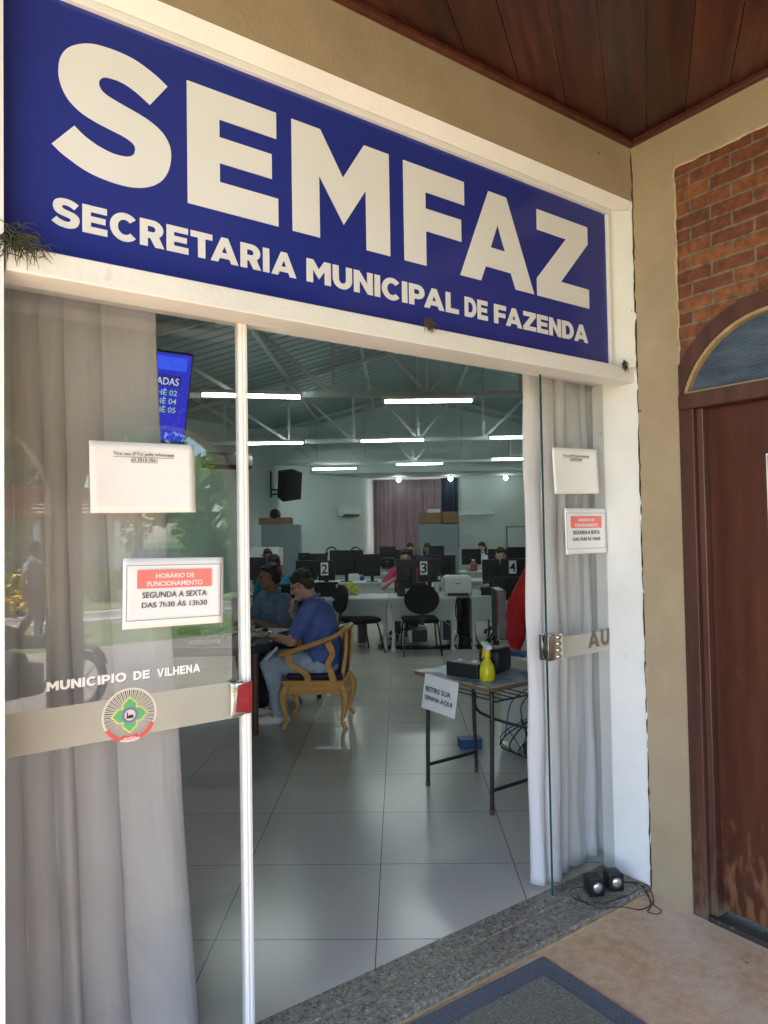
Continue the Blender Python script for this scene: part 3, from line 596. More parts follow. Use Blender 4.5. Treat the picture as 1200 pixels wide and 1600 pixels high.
# ------------------------------------------------------------------ the room behind: walls, roof, trusses
def wall(name, p, q, label, z0=-.1, z1=4.6, t=.15, side=1):
    p, q = Vector(p), Vector(q); d = (q - p); n = Vector((-d.y, d.x)).normalized() * t * side; b = nb()
    prism(b, [(p.x, p.y, z0), (q.x, q.y, z0), (q.x + n.x, q.y + n.y, z0), (p.x + n.x, p.y + n.y, z0)], (0, 0, 0), (0, 0, z1 - z0)); o = obj(name, b, M['wall']); tag(o, label, 'wall'); return o
wall('room_wall', (PA.x - .16, BY), (6.2, BY), 'pale green back wall of the office behind the curtained window', side=1, z1=5.4)
wall('room_wall', (PB.x, PB.y), (PA.x, PA.y), 'pale green office wall with air conditioner and corner loudspeaker', side=1)
wall('room_wall', (-6.6, 4.5), (PB.x, PB.y), 'pale green office wall beyond the seated men and the table', side=1)
f8 = F(-8, .2); wall('room_wall', (f8.x - .6, f8.y), (-6.6, 4.5), 'pale green office wall nearest the drawn front curtain', side=1)
f9 = F(8.0, .3); wall('room_wall', (6.05, f9.y - 2.0), (6.05, BY), 'pale green office wall beyond the ticket desk', side=-1, z1=4.2)
# roof: ribbed sheets on a gable
RX, RZ, SL = .4, 5.15, .262
bm = nb()
Y0, Y1 = -6.5, BY + .6
prof = []
y = Y0
while y < Y1:
    prof += [(y, 0), (y + .20, 0), (y + .225, .035), (y + .255, .035), (y + .28, 0)]; y += .28
for s in (-1, 1):
    L_ = 8.4
    a = [bm.verts.new((RX, yy, RZ + h)) for yy, h in prof]; b = [bm.verts.new((RX + s * L_, yy, RZ - L_ * SL + h)) for yy, h in prof]
    for i in range(len(prof) - 1):
        if (prof[i + 1][0] - prof[i][0]) > 1e-6: bm.faces.new((a[i], a[i + 1], b[i + 1], b[i]))
def cut_front(b):
    n = F(0, -1) - F(0, 0); bmesh.ops.bisect_plane(b, geom=b.verts[:] + b.edges[:] + b.faces[:], plane_co=F(0, .15), plane_no=n, clear_outer=True)
cut_front(bm); rf = struct('sheet_metal_ceiling', bm, M['roofmetal'])
bm = nb()
for s in (-1, 1): prism(bm, [(RX, Y0, RZ + .05), (RX + s * 8.4, Y0, RZ + .05 - 8.4 * SL), (RX + s * 8.4, Y0, RZ + .11 - 8.4 * SL), (RX, Y0, RZ + .11)], (0, 0, 0), (0, Y1 - Y0, 0))
cut_front(bm); o = obj('gable_roof', bm, M['roofred']); tag(o, 'long gabled roof over the office and its porch', 'roof', kind='structure')
bm = nb(); prism(bm, [(PA.x - 4.5, 18.6, 3.21), (6.0, 18.6, 3.21), (6.0, BY - .003, 3.21), (PA.x - 4.5, BY - .003, 3.21)], (0, 0, 0), (0, 0, .12)); struct('soffit', bm, M['wall'])
bm = nb(); bx(bm, PA.x - 4.5, 6.0, 18.5, 18.597, 3.18, 5.2); o = obj('gable_wall', bm, M['wall']); tag(o, 'pale wall panel above the rear ceiling edge', 'wall')

def truss(Y, zc, label, rz=0):
    t = thing('roof_truss', label, 'truss', (RX, Y, zc), rz, 'pale steel trusses under the roof')
    b = nb(); bx(b, -6.0, 6.0, -.03, .03, 0, .05); bx(b, -6.0, 6.0, -.012, .012, .05, .075); obj('bottom_chord', b, M['steel'], t)
    H0 = RZ - zc - .09
    b = nb()
    for s in (-1, 1): bar(b, (0, 0, H0), (s * 6.4, 0, H0 - 6.4 * SL), .06, .06)
    obj('top_chord', b, M['steel'], t)
    n = 5; P = 1.2
    for s in (-1, 1):
        for i in range(0, n + 1):
            if s == 1 and i == 0: continue
            x = s * i * P; b = nb(); bar(b, (x, 0, .05), (x, 0, H0 - abs(x) * SL - .02), .045, .045); obj('post', b, M['steel'], t)
        for i in range(0, n):
            b = nb(); bar(b, (s * i * P + s * .03, .004, .06), (s * (i + 1) * P - s * .03, .004, H0 - (i + 1) * P * SL - .03), .04, .045); obj('brace', b, M['steel'], t)
    return t
truss(8.95, 3.34, 'nearest pale steel truss, above the front row of lamps', R(4))
truss(12.95, 3.28, 'middle pale steel truss, above the second row of lamps')
truss(17.3, 3.30, 'farthest pale steel truss, just before the flat rear ceiling')
bm = nb()
for x in (-5.2, -3.6, -2.0, -.6, 1.4, 2.8, 4.4): bx(bm, x - .03, x + .03, Y0, 18.4, RZ - abs(x - RX) * SL - .065, RZ - abs(x - RX) * SL - .01)
cut_front(bm); o = obj('purlins', bm, M['steel']); o['kind'] = 'structure'; o.name = 'ceiling_purlins'
# ------------------------------------------------------------------ glass leaves, curtains, papers
GY = .19
ld = thing('sliding_glass_door', 'glass door leaf with white edge profile, frosted band and town crest', 'glass door', F(0, GY, 0), A)
bm = nb(); bx(bm, -2.5275, -1.849, -.004, .004, .045, 2.2995); obj('pane', bm, M['glass'], ld)
bm = nb(); bx(bm, -1.8488, -1.820, -.016, .016, .034, 2.2995, .002); bx(bm, -1.842, -1.839, -.019, -.0155, .034, 2.2995); bx(bm, -1.831, -1.828, -.019, -.0155, .034, 2.2995); obj('edge_profile', bm, M['alu'], ld)
bm = nb(); bx(bm, -2.5275, -1.8495, -.0052, -.0042, 1.046, 1.160); obj('frosted_band', bm, M['film'], ld)
lettering('lettering', 'MUNICIPIO', M['greyink'], ld, -2.409, -2.199, 1.2035, .0255, -.0046, .0006)
lettering('lettering', 'DE', M['greyink'], ld, -2.180, -2.132, 1.2030, .0255, -.0046, .0006)
lettering('lettering', 'VILHENA', M['greyink'], ld, -2.112, -1.980, 1.2020, .0255, -.0046, .0006)
lettering('lettering', 'MUNICIPIO', M['paper'], ld, -2.411, -2.201, 1.205, .0255, -.0054, .0006)
lettering('lettering', 'DE', M['paper'], ld, -2.182, -2.134, 1.2045, .0255, -.0054, .0006)
lettering('lettering', 'VILHENA', M['paper'], ld, -2.114, -1.982, 1.2035, .0255, -.0054, .0006)
# crest
cx_, cz_, r_ = -2.193, 1.108, .077
em = nb(); y_ = -.0058
def disc(b, r, y, seg=48, a=1.0): prism(b, [(cx_ + r * math.cos(2 * math.pi * k / seg), y, cz_ + r * a * math.sin(2 * math.pi * k / seg)) for k in range(seg)], (0, 0, 0), (0, -.0003, 0))
disc(em, r_, y_); crest = obj('crest', em, M['decal'], ld)
b = nb()
for k in range(72):
    t = 2 * math.pi * k / 72; d = .015 if k % 2 else .026
    prism(b, [(cx_ + (r_ * .92) * math.cos(t - d), y_ - .0005, cz_ + r_ * .92 * math.sin(t - d)), (cx_ + (r_ * .92) * math.cos(t + d), y_ - .0005, cz_ + r_ * .92 * math.sin(t + d)), (cx_ + r_ * .25 * math.cos(t), y_ - .0005, cz_ + r_ * .25 * math.sin(t))], (0, 0, 0), (0, -.0004, 0))
obj('rays', b, M['brown'], crest)
def quatre(b, s, w_, tip, y):
    P = []
    for k in range(4):
        c, q = math.cos(k * math.pi / 2), math.sin(k * math.pi / 2)
        for x, z in ((w_, -w_), (s * .72, -w_), (tip, 0), (s * .72, w_)): P.append((cx_ + x * c - z * q, y, cz_ + x * q + z * c))
    prism(b, P, (0, 0, 0), (0, -.0003, 0))
b = nb(); quatre(b, r_ * .60, r_ * .27, r_ * .68, y_ - .001); obj('outline', b, M['yellow'], crest)
b = nb(); quatre(b, r_ * .56, r_ * .23, r_ * .62, y_ - .0016); obj('quatrefoil', b, M['green'], crest)
b = nb(); disc(b, r_ * .29, y_ - .0022); obj('ring', b, M['purple'], crest)
b = nb(); disc(b, r_ * .20, y_ - .0028); obj('centre', b, M['decal'], crest)
b = nb(); z0 = cz_ - r_ * .12; u = r_ * .035
prism(b, [(cx_ + x * u, y_ - .0034, z0 + z * u) for x, z in ((-3.6, 0), (3.6, 0), (3.6, 4), (2.4, 3), (2.4, 4), (1.2, 3), (1.2, 4), (0, 3), (0, 4), (-1.4, 3), (-2.2, 3), (-2.2, 6.5), (-3.3, 6.5), (-3.6, 3))], (0, 0, 0), (0, -.0003, 0)); obj('factory_mark', b, M['ink'], crest)
b = nb()
for a0, a1, r0, r1 in ((208, 248, .86, 1.0), (250, 290, .76, .92), (292, 334, .86, 1.0)):
    n = 8; P = [(r_ * r1 * math.cos(R(a0 + (a1 - a0) * i / n)), r_ * r1 * math.sin(R(a0 + (a1 - a0) * i / n))) for i in range(n + 1)] + [(r_ * r0 * math.cos(R(a1 - (a1 - a0) * i / n)), r_ * r0 * math.sin(R(a1 - (a1 - a0) * i / n))) for i in range(n + 1)]
    prism(b, [(cx_ + x, y_ - .0016, cz_ + z) for x, z in P], (0, 0, 0), (0, -.0003, 0))
obj('ribbon', b, M['red'], crest)
text('ribbon_word', 'VILHENA', M['paper'], crest, (cx_, y_ - .0026, cz_ - r_ * .90), width=r_ * .5, bold=.01)
b = nb(); bx(b, -1.895, -1.846, -.030, -.0055, 1.052, 1.164, .010); bx(b, -1.890, -1.822, -.0305, -.0195, 1.058, 1.158, .004); lk = obj('lock', b, M['chrome'], ld, True)
b = nb(); prism(b, [(-1.880, -.0312, 1.070), (-1.872, -.0312, 1.150), (-1.824, -.0312, 1.160), (-1.826, -.0312, 1.060)], (0, 0, 0), (0, -.002, 0)); obj('red_reflection', b, mat('red_reflection', (.27, .012, .022), .15, .35, 30), lk)  # red reflection in the chrome, painted as a dark red plate

rd = thing('sliding_glass_door', 'glass door leaf pushed back against the cream jamb beside the two small speakers', 'glass door', F(0, GY, 0), A)
bm = nb(); bx(bm, -.424, .001, -.004, .004, .045, 2.2995); obj('pane', bm, M['glass'], rd)
bm = nb(); bx(bm, -.4275, -.4245, -.0045, .0045, .045, 2.2995); obj('glass_edge', bm, M['glassedge'], rd)
bm = nb(); bx(bm, -.424, .001, -.0052, -.0042, 1.050, 1.142); obj('frosted_band', bm, M['film'], rd)
pA = [[(-.154 + a * .0735, 1.074 + b_ * .076) for a, b_ in lp] for lp in G['A'][0]]; pU = [[(-.062 + a * .072, 1.074 + b_ * .076) for a, b_ in lp] for lp in G['U'][0]]
lettering('lettering', '', mat('olive_letters', (.16, .13, .085), .6), rd, 0, 0, 0, 0, -.0056, .0006, polys=pA + pU)
b = nb(); bx(b, -.448, -.352, -.030, -.0055, 1.050, 1.166, .008); bx(b, -.448, -.352, .0055, .026, 1.050, 1.166, .008)
for k in range(4): ball(b, (-.376, -.031, 1.066 + k * .028), (.020, .008, .012))
obj('lock', b, M['chrome'], rd, True)
b = nb(); bx(b, -.075, -.035, -.016, .016, .0305, .044); cyl(b, (-.055, -.02, .052), (-.055, .0, .052), .011); cyl(b, (-.03, -.02, .05), (-.03, .0, .05), .009); obj('floor_pivot', b, M['chrome'], rd)

def curtain(name, label, x0t, x1t, x0b, x1b, y0, z0, z1, n, amp, seed, m, hem=True, nx=170, nz=62, frame=True, sh=.62, wav=.004):
    rnd = random.Random(seed); ph = [0]
    for i in range(n): ph.append(ph[-1] + rnd.uniform(.55, 1.5))
    ph = [p / ph[-1] for p in ph]; amps = [rnd.uniform(.55, 1.2) for _ in range(n)]; drift = [rnd.uniform(-.035, .035) for _ in range(n + 1)]; drift[0] = drift[-1] = 0
    am2 = [rnd.uniform(.6, 1.25) for _ in range(n)]
    bm = nb(); g = []
    for j in range(nz + 1):
        v = j / nz; z = z1 + (z0 - z1) * v; row = []; P = [p + d * v for p, d in zip(ph, drift)]
        for i in range(nx + 1):
            t = i / nx; k = 0
            while k < n - 1 and t > P[k + 1]: k += 1
            u = min(1, max(0, (t - P[k]) / (P[k + 1] - P[k]))); a = amps[k] * (1 - v) + am2[k] * v
            zz_ = z; yy = .004 * mnoise.noise(Vector((t * 16, z * 2.4, seed))) + .002 * mnoise.noise(Vector((t * 50, z * 7, seed))) - (.003 if z < .15 else 0) - amp * a * (.55 + .45 * v) * (math.sin(math.pi * u) ** sh) + wav * math.sin(9 * z + 17 * t + seed) + .5 * amp * math.sin(5.2 * t + seed + 1.2 * v)
            x = (x0t + (x1t - x0t) * t) * (1 - v ** 1.3) + (x0b + (x1b - x0b) * t) * v ** 1.3
            row.append(bm.verts.new((x, yy, z + (.006 * math.sin(11 * t + seed) if j == nz else 0))))
        g.append(row)
    for j in range(nz):
        for i in range(nx): bm.faces.new((g[j][i], g[j][i + 1], g[j + 1][i + 1], g[j + 1][i]))
    o = obj(name, bm, m, None, True)
    if frame: place(o, F(0, y0, 0), A)
    o.modifiers.new('thick', 'SOLIDIFY').thickness = .003
    return tag(o, label, 'curtain')
curtain('curtain', 'wide pale grey curtain hanging behind the crested glass door', -2.75, -2.050, -2.75, -1.938, .37, .045, 2.42, 7, .06, 4, M['curtain'])
curtain('curtain', 'narrow pale grey curtain bunched behind the glass leaf by the jamb', -.372, .30, -.425, .30, .34, .045, 2.42, 7, .05, 9, M['curtain'], nx=170)

def sheet(bm, x0, x1, z0, z1, curl, skew=0, nx=14, nz=10, seed=0):
    rnd = random.Random(seed); a, b, c = (rnd.uniform(.5, 1.5) for _ in range(3)); g = []
    for j in range(nz + 1):
        row = []
        for i in range(nx + 1):
            s, t = i / nx, j / nz
            y = -curl * (.15 + .5 * (2 * s - 1) ** 2 * a * (1 - t * .4) + .35 * (1 - t) * (1 - t) * b + .10 * math.sin(6 * s + c + 3 * t))
            row.append(bm.verts.new((x0 + (x1 - x0) * s + skew * t, y, z0 + (z1 - z0) * t)))
        g.append(row)
    for j in range(nz):
        for i in range(nx): bm.faces.new((g[j][i], g[j][i + 1], g[j + 1][i + 1], g[j + 1][i]))
def notice_tax(label, x0, x1, z0, z1, tilt, seed, curl):
    cxm = (x0 + x1) / 2; w_ = x1 - x0; h_ = z1 - z0; t = thing('paper_notice', label, 'notice', F(cxm, GY - .0065, z0), A); t.rotation_euler = (0, tilt, A)
    b = nb(); sheet(b, -w_ / 2, w_ / 2, 0, h_, curl, seed=seed); p = obj('sheet', b, M['paper'], t, True); p.modifiers.new('thick', 'SOLIDIFY').thickness = .0004
    yo = -curl * .95 - .0015
    text('printed_line', 'Tire seu IPTU pelo whatsapp', M['greyink'], p, (0.0, yo, h_ * .80), width=w_ * .58, height=.0115)
    text('printed_line', '69 3919-7011', M['greyink'], p, (0.0, yo, h_ * .725), width=w_ * .25, height=.0095)
    b = nb(); bx(b, -w_ * .29, w_ * .29, yo - .0006, yo - .0001, h_ * .785, h_ * .791); bx(b, -w_ * .125, w_ * .125, yo - .0006, yo - .0001, h_ * .712, h_ * .717); obj('underline', b, M['greyink'], p)
    return t
notice_tax('curled white page with underlined print on the crested glass door', -2.298, -1.994, 1.688, 1.893, R(-.6), 2, .004)
notice_tax('curled white page with underlined print on the glass leaf by the jamb', -.367, -.056, 1.777, 1.983, R(-1.3), 5, .007)
def notice_hours(label, x0, x1, z0, z1, tilt, seed, curl):
    cxm = (x0 + x1) / 2; w_ = x1 - x0; h_ = z1 - z0; t = thing('paper_notice', label, 'notice', F(cxm, GY - .0065, z0), A); t.rotation_euler = (0, tilt, A)
    b = nb(); sheet(b, -w_ / 2, w_ / 2, 0, h_, curl, seed=seed); p = obj('sheet', b, M['paper'], t, True); p.modifiers.new('thick', 'SOLIDIFY').thickness = .0004
    yo = -curl * .95 - .0012
    b = nb(); bx(b, -w_ * .37, w_ * .37, yo - .0005, yo, h_ * .565, h_ * .83); obj('red_banner', b, M['redink_pale'], p)
    text('banner_line', 'HORÁRIO DE', M['paper'], p, (0, yo - .0006, h_ * .71), width=w_ * .38, height=.0165, bold=.012)
    text('banner_line', 'FUNCIONAMENTO', M['paper'], p, (0, yo - .0006, h_ * .595), width=w_ * .55, height=.0145, bold=.012)
    text('printed_line', 'SEGUNDA A SEXTA', M['greyink'], p, (0, yo, h_ * .425), width=w_ * .64, height=.0175, bold=.008)
    text('printed_line', 'DAS 7h30 ÀS 13h30', M['greyink'], p, (0, yo, h_ * .285), width=w_ * .65, height=.0195, bold=.008)
    b = nb(); L0, L1, K0, K1, q = -w_ * .47, w_ * .47, h_ * .11, h_ * .90, .0013
    for a in ((L0, L1, K0, K0 + q), (L0, L1, K1 - q, K1), (L0, L0 + q, K0, K1), (L1 - q, L1, K0, K1)): bx(b, a[0], a[1], yo - .0005, yo, a[2], a[3])
    obj('frame_line', b, M['greyink'], p); return t
notice_hours('opening hours page with red banner, on the crested glass door', -2.213, -1.909, 1.350, 1.553, R(1.2), 3, .003)
notice_hours('opening hours page with red banner, low on the glass leaf by the jamb', -.297, -.004, 1.505, 1.711, R(0), 6, .003)

# ------------------------------------------------------------------ small things round the doorway
def small_speaker(x, y, rz, label):
    t = thing('computer_speaker', label, 'speaker', F(x, y, .0315), rz, 'pair of small black speakers on the granite')
    b = nb(); box(b, (0, .034, .040), (.066, .068, .074), bev=.008, seg=3); obj('cabinet', b, M['black'], t, True)
    b = nb(); box(b, (0, -.001, .040), (.068, .006, .076), bev=.003); obj('front_frame', b, mat('gloss_black', (.012, .012, .013), .12), t, True)
    b = nb(); cyl(b, (0, -.0035, .043), (0, -.008, .043), .029, .027, 28); obj('cone_rim', b, M['black'], t, True)
    b = nb(); ball(b, (0, -.007, .043), (.021, .010, .021), u=28, v=16); obj('silver_cone', b, mat('silver_dome', (.62, .62, .62), .25, metal=.8), t, True)
    b = nb(); bx(b, -.026, -.012, .01, .06, 0, .0035); bx(b, .012, .026, .01, .06, 0, .0035); obj('foot', b, M['black'], t)
small_speaker(-.262, .085, A * .30, 'small black speaker with silver cone, nearer the curtain')
small_speaker(-.160, .062, A * .22, 'small black speaker with silver cone, nearer the cream jamb')
b = nb(); P = [F(*p) for p in ((-.30, .16, .034), (-.345, .10, .036), (-.33, .02, .035), (-.24, -.03, .03), (-.16, -.055, .004), (-.08, -.06, .005), (-.03, -.03, .006), (.0 - .015, .01, .035), (-.03, .05, .038), (-.09, .09, .04))]
tube(b, P, .0022, 6, 8); P = [F(*p) for p in ((-.13, .12, .036), (-.06, .075, .035), (-.028, .02, .034), (-.05, -.02, .018), (-.10, -.065, .005), (-.15, -.085, .005), (-.135, -.12, .005), (-.10, -.115, .006), (-.085, -.07, .007), (-.06, -.02, .022), (-.035, .03, .037), (-.075, .10, .036))]
tube(b, P, .0022, 6, 8); P = [F(*p) for p in ((-.22, .14, .036), (-.30, .19, .036), (-.36, .12, .036), (-.30, .04, .036), (-.18, .01, .036), (-.07, .015, .036), (-.05, .05, .036))]
tube(b, P, .0018, 6, 8); o = obj('speaker_cable', b, M['black'], None, True); tag(o, 'thin black speaker cable looped over granite and red floor', 'cable')
dm = thing('doormat', 'grey green doormat with dark blue border on the porch floor', 'doormat', F(-.738, -.036, .004), A + R(-1.5))
b = nb(); bx(b, -1.2, 0, -.75, 0, 0, .007, .002); obj('border', b, M['mat_rim'], dm)
b = nb(); bx(b, -1.10, -.085, -.66, -.085, .0075, .0105, .002); obj('pile', b, M['mat_in'], dm)

def tuft(label, c, n, ln, spread, m, seed, flat=.3):
    rnd = random.Random(seed); b = nb()
    for _ in range(n):
        d = Vector((rnd.uniform(-1, 1) * spread, rnd.uniform(-1, .1) * flat, rnd.uniform(-1, .8))).normalized() * ln * rnd.uniform(.4, 1); s = Vector((rnd.gauss(0, .35) * ln * spread, rnd.uniform(-.008, 0), rnd.gauss(0, .25) * ln))
        tube(b, [s, s + d * .5 + Vector((0, 0, .004)), s + d + Vector((0, 0, -.012))], [.0016, .0012, .0005], 4, 2)
    o = obj('dry_tuft', b, m); place(o, c, A); return tag(o, label, 'dry plant')
M['tuft'] = mat('dusty_moss', (.05, .055, .03), .95, .4, 50)
tuft('dark withered tuft of plant at the end of the blue sign', F(-2.500, .005, 2.345), 120, .055, 1.3, M['tuft'], 1)
tuft('brown insect nest tuft stuck to the lintel under the sign', F(-1.205, .008, 2.350), 110, .028, .9, M['rust'], 2, .8)
tuft('small greenish tuft in the corner of the lintel and jamb', F(-.085, .008, 2.345), 80, .022, .7, M['tuft'], 3, .8)

# ------------------------------------------------------------------ the queue screen
tv = thing('wall_television', 'blue queue number screen hung from the roof behind the curtain', 'television', F(0, 0), A)
ctr = at(243, 620, 4.0); tv.location = ctr; tv.rotation_euler = (R(19), 0, A)
TW, TH = .93, .535; ox = .200 - TW / 2
b = nb(); bx(b, ox - TW / 2, ox + TW / 2, 0, .05, -TH / 2, TH / 2, .006); obj('housing', b, M['black'], tv)
b = nb(); bx(b, ox - TW / 2 + .010, ox + TW / 2 - .010, -.0012, -.0002, -TH / 2 + .012, TH / 2 - .010); scn = obj('screen', b, M['tvblue'], tv)
b = nb(); bx(b, ox - TW / 2 + .03, ox + TW / 2 - .035, -.0022, -.0013, TH / 2 - .105, TH / 2 - .03); obj('light_banner', b, M['tvblue2'], scn)
b = nb(); bx(b, ox - TW / 2 + .03, ox + TW / 2 - .062, -.0022, -.0013, TH / 2 - .20, TH / 2 - .135); obj('dark_banner', b, M['tvdark'], scn)
text('heading', 'CHAMADAS', M['tvtext'], scn, (ox + TW / 2 - .212, -.0030, TH / 2 - .192), height=.042, width=.275, bold=.006)
for i, s in enumerate(('GUICHÊ 02', 'GUICHÊ 04', 'GUICHÊ 05')): text('queue_line', s, M['tvgreen'], scn, (ox + TW / 2 - .195, -.0025, TH / 2 - .252 - i * .05), height=.040, width=.235, bold=.004)
b = nb(); cyl(b, (ox, .07, .1), (ox, .40, 1.7), .022); bx(b, ox - .1, ox + .1, .05, .075, -.1, .15); obj('bracket', b, M['mdark'], tv)
# ------------------------------------------------------------------ lamps and wall fittings of the office
FLZ = .03
def batten(p, q, label):
    p, q = Vector(p), Vector(q); c = (p + q) / 2; d = q - p; ln = d.length
    t = thing('fluorescent_lamp', label, 'ceiling lamp', c, math.atan2(d.y, d.x), 'fluorescent lamps hung below the trusses')
    b = nb(); bx(b, -ln / 2, ln / 2, -.05, .05, .03, .075, .006); obj('housing', b, M['whitep'], t)
    b = nb(); cyl(b, (-ln / 2 + .03, -.022, .012), (ln / 2 - .03, -.022, .012), .014, seg=10); cyl(b, (-ln / 2 + .03, .022, .012), (ln / 2 - .03, .022, .012), .014, seg=10); obj('tubes', b, M['tube'], t)
    b = nb(); bx(b, -ln / 2, -ln / 2 + .03, -.04, .04, -.006, .03); bx(b, ln / 2 - .03, ln / 2, -.04, .04, -.006, .03); obj('lamp_holder', b, M['whitep'], t)
    b = nb(); cyl(b, (-ln * .3, 0, .07), (-ln * .3, 0, .20), .006, seg=6); cyl(b, (ln * .3, 0, .07), (ln * .3, 0, .20), .006, seg=6); obj('hanger', b, M['steel'], t)
    return t
lamps = [(312, 617, 472, 624, 8.2, 8.5, 'front row lamp seen through the white door profile'), (598, 628, 740, 629, 8.85, 8.9, 'front row lamp over the middle of the counters'),
 (375, 694, 476, 694, 12.5, 12.55, 'second row lamp over the seated men'), (562, 690, 664, 689, 12.5, 12.5, 'second row lamp over the middle of the room'), (763, 685, 868, 684, 12.4, 12.4, 'second row lamp half hidden by the jamb curtain'),
 (487, 735, 558, 732, 17.0, 17.0, 'last row lamp in front of the air conditioner wall'), (618, 728, 693, 724, 16.6, 16.6, 'last row lamp before the dark window curtain'), (767, 719, 846, 717, 16.4, 16.4, 'last row lamp nearest the jamb curtain')]
for a, b_, c_, d_, Y1_, Y2_, lb in lamps: batten(at(a, b_, Y1_), at(c_, d_, Y2_), 'lit ' + lb)
dup(bpy.data.objects['fluorescent_lamp'], Vector((-4.3, 8.2, 3.2)), .1, 'lit lamp added to the front row, unseen behind the wide curtain')  # extra lamp added out of view
for px, py, lb in ((623, 757, 'by the edge of the curtained window'), (704, 752, 'over the boxes on the cabinet'), (790, 747, 'over the white board')):
    p = at(px, py, 20.3); t = thing('ceiling_spotlight', 'small lit globe under the rear ceiling ' + lb, 'ceiling lamp', (p.x, p.y, 3.205), 0, 'three lit globes under the rear ceiling')
    b = nb(); cyl(b, (0, 0, 0), (0, 0, -.04), .06); obj('rose', b, M['whitep'], t)
    b = nb(); ball(b, (0, 0, -.09), .065); obj('globe', b, M['bulb'], t, True)
wdir = (PA - PB).normalized(); wn = Vector((wdir.y, -wdir.x)); WRZ = math.atan2(wdir.y, wdir.x)
def onwall(px, py, off=0.0):           # point of the slanting office wall under a pixel
    d = CR * ((px - 600) / FOC) + CU * ((800 - py) / FOC) + _f2
    den = d.x * wn.x + d.y * wn.y; t = ((PB.x + wn.x * off) * wn.x + (PB.y + wn.y * off) * wn.y) / den
    return Vector((0, 0, CAMH)) + d * t
def split_ac(p, rz, label, w_=.85, s=1, m=None):
    t = thing('air_conditioner', label, 'air conditioner', p, rz); m = m or M['whitep']
    b = nb(); prism(b, [(-w_ / 2, -.02, -.14), (-w_ / 2, -.13, -.14), (-w_ / 2, -.20, -.07), (-w_ / 2, -.20, .10), (-w_ / 2, -.17, .14), (-w_ / 2, -.02, .14)], (0, .02, 0), (w_, 0, 0)); obj('cover', b, m, t)
    b = nb(); prism(b, [(-w_ * .44, -.14, -.15), (-w_ * .44, -.185, -.10), (-w_ * .44, -.190, -.092), (-w_ * .44, -.145, -.155)], (0, .02, 0), (w_ * .88, 0, 0)); obj('louvre', b, M['mdark'] if m is M['whitep'] else M['black'], t)
    return t
p = onwall(543, 799); split_ac(p, WRZ, 'white split air conditioner on the pale green wall left of the curtained window')
p = at(352, 721, 12.6); split_ac((p.x, p.y, p.z), R(38), 'dark air conditioner high beside the white door profile', .9, m=M['mdark'])
p = onwall(436, 760, .0); t = thing('loudspeaker', 'black loudspeaker tilted on a bracket on the pale green wall', 'loudspeaker', p, WRZ)
b = nb(); cyl(b, (-.33, -.03, -.30), (-.33, -.03, .36), .02, seg=8); cyl(b, (-.33, -.04, -.22), (.02, -.40, -.16), .018, seg=8); cyl(b, (-.33, -.04, -.10), (.02, -.40, -.10), .018, seg=8); obj('bracket', b, M['blackmetal'], t)
b = nb(); e = Euler((R(20), R(-8), R(-20))); prism(b, [(-.20, .17, 0), (.20, .17, 0), (.25, -.20, 0), (-.25, -.20, 0)], (0, 0, -.34), (0, 0, .68)); bmesh.ops.transform(b, matrix=Matrix.Translation((-.22, -.50, 0)) @ e.to_matrix().to_4x4(), verts=b.verts); obj('cabinet', b, M['black'], t)
b = nb(); bx(b, -.22, .22, -.215, -.201, -.31, .31, .01); bmesh.ops.transform(b, matrix=Matrix.Translation((-.22, -.50, 0)) @ e.to_matrix().to_4x4(), verts=b.verts); obj('grille', b, M['blackfab'], t)

# rear window with its curtain, whiteboard, rail
def rectY(px0, py0, px1, py1, Y): a = at(px0, py0, Y); c = at(px1, py1, Y); return a.x, c.x, c.z, a.z
x0, x1, z0, z1 = rectY(583, 752, 716, 866, 20.95)
M['panelit'] = mat('window_daylight', (.6, .5, .5), .5, emit=(.85, .74, .72), es=.7)
t = thing('rear_window', 'tall rear window glowing through the dark curtain', 'window', ((x0 + x1) / 2, 20.97, z0)); hw = (x1 - x0) / 2
b = nb(); bx(b, -hw + .15, hw - .1, 0, .02, .0, z1 - z0 - .05); obj('pane', b, M['panelit'], t)
b = nb(); bx(b, -.03, .03, -.03, 0, 0, z1 - z0 - .05); bx(b, -hw + .15, hw - .1, -.03, -.001, 1.05, 1.13); obj('mullion', b, M['mdark'], t)
def mesh_curtain(name, label, xa, xb, Y, za, zb, n, amp, seed):
    o = curtain(name, label, xa, xb, xa, xb, Y, za, zb, n, amp, seed, M['backcurtain'], nx=120, nz=6, frame=False); o.location = (0, Y, 0); return o
xm = at(655, 760, 20.8).x
mesh_curtain('curtain', 'translucent mauve curtain over the rear window, wider half', x0, xm + .06, 20.82, z0 - .6, z1 + .02, 13, .09, 3)
mesh_curtain('curtain', 'translucent mauve curtain over the rear window, behind the stacked boxes', xm + .03, at(690, 760, 20.8).x, 20.84, z0 - .6, z1 + .02, 6, .09, 5)
mesh_curtain('curtain', 'dark bunched curtain at the edge of the rear window beside the boxes', at(688, 760, 20.8).x, x1 + .02, 20.78, z0 + .2, z1 + .04, 5, .09, 8); bpy.context.scene.objects['curtain.004'].data.materials[0] = M['navy']
x0, x1, z0, z1 = rectY(793, 824, 834, 857, 20.9); t = thing('whiteboard', 'white board with dark frame on the rear wall', 'whiteboard', ((x0 + x1) / 2, 20.96, z0)); hw = (x1 - x0) / 2
b = nb(); bx(b, -hw, hw, -.02, .02, 0, z1 - z0); obj('board', b, M['desk'], t); b = nb(); bx(b, -hw - .03, -hw, -.03, .02, -.03, z1 - z0 + .03); bx(b, -hw, hw, -.03, .02, z1 - z0, z1 - z0 + .03); bx(b, -hw, hw, -.03, .02, -.03, 0); obj('frame', b, M['mdark'], t)
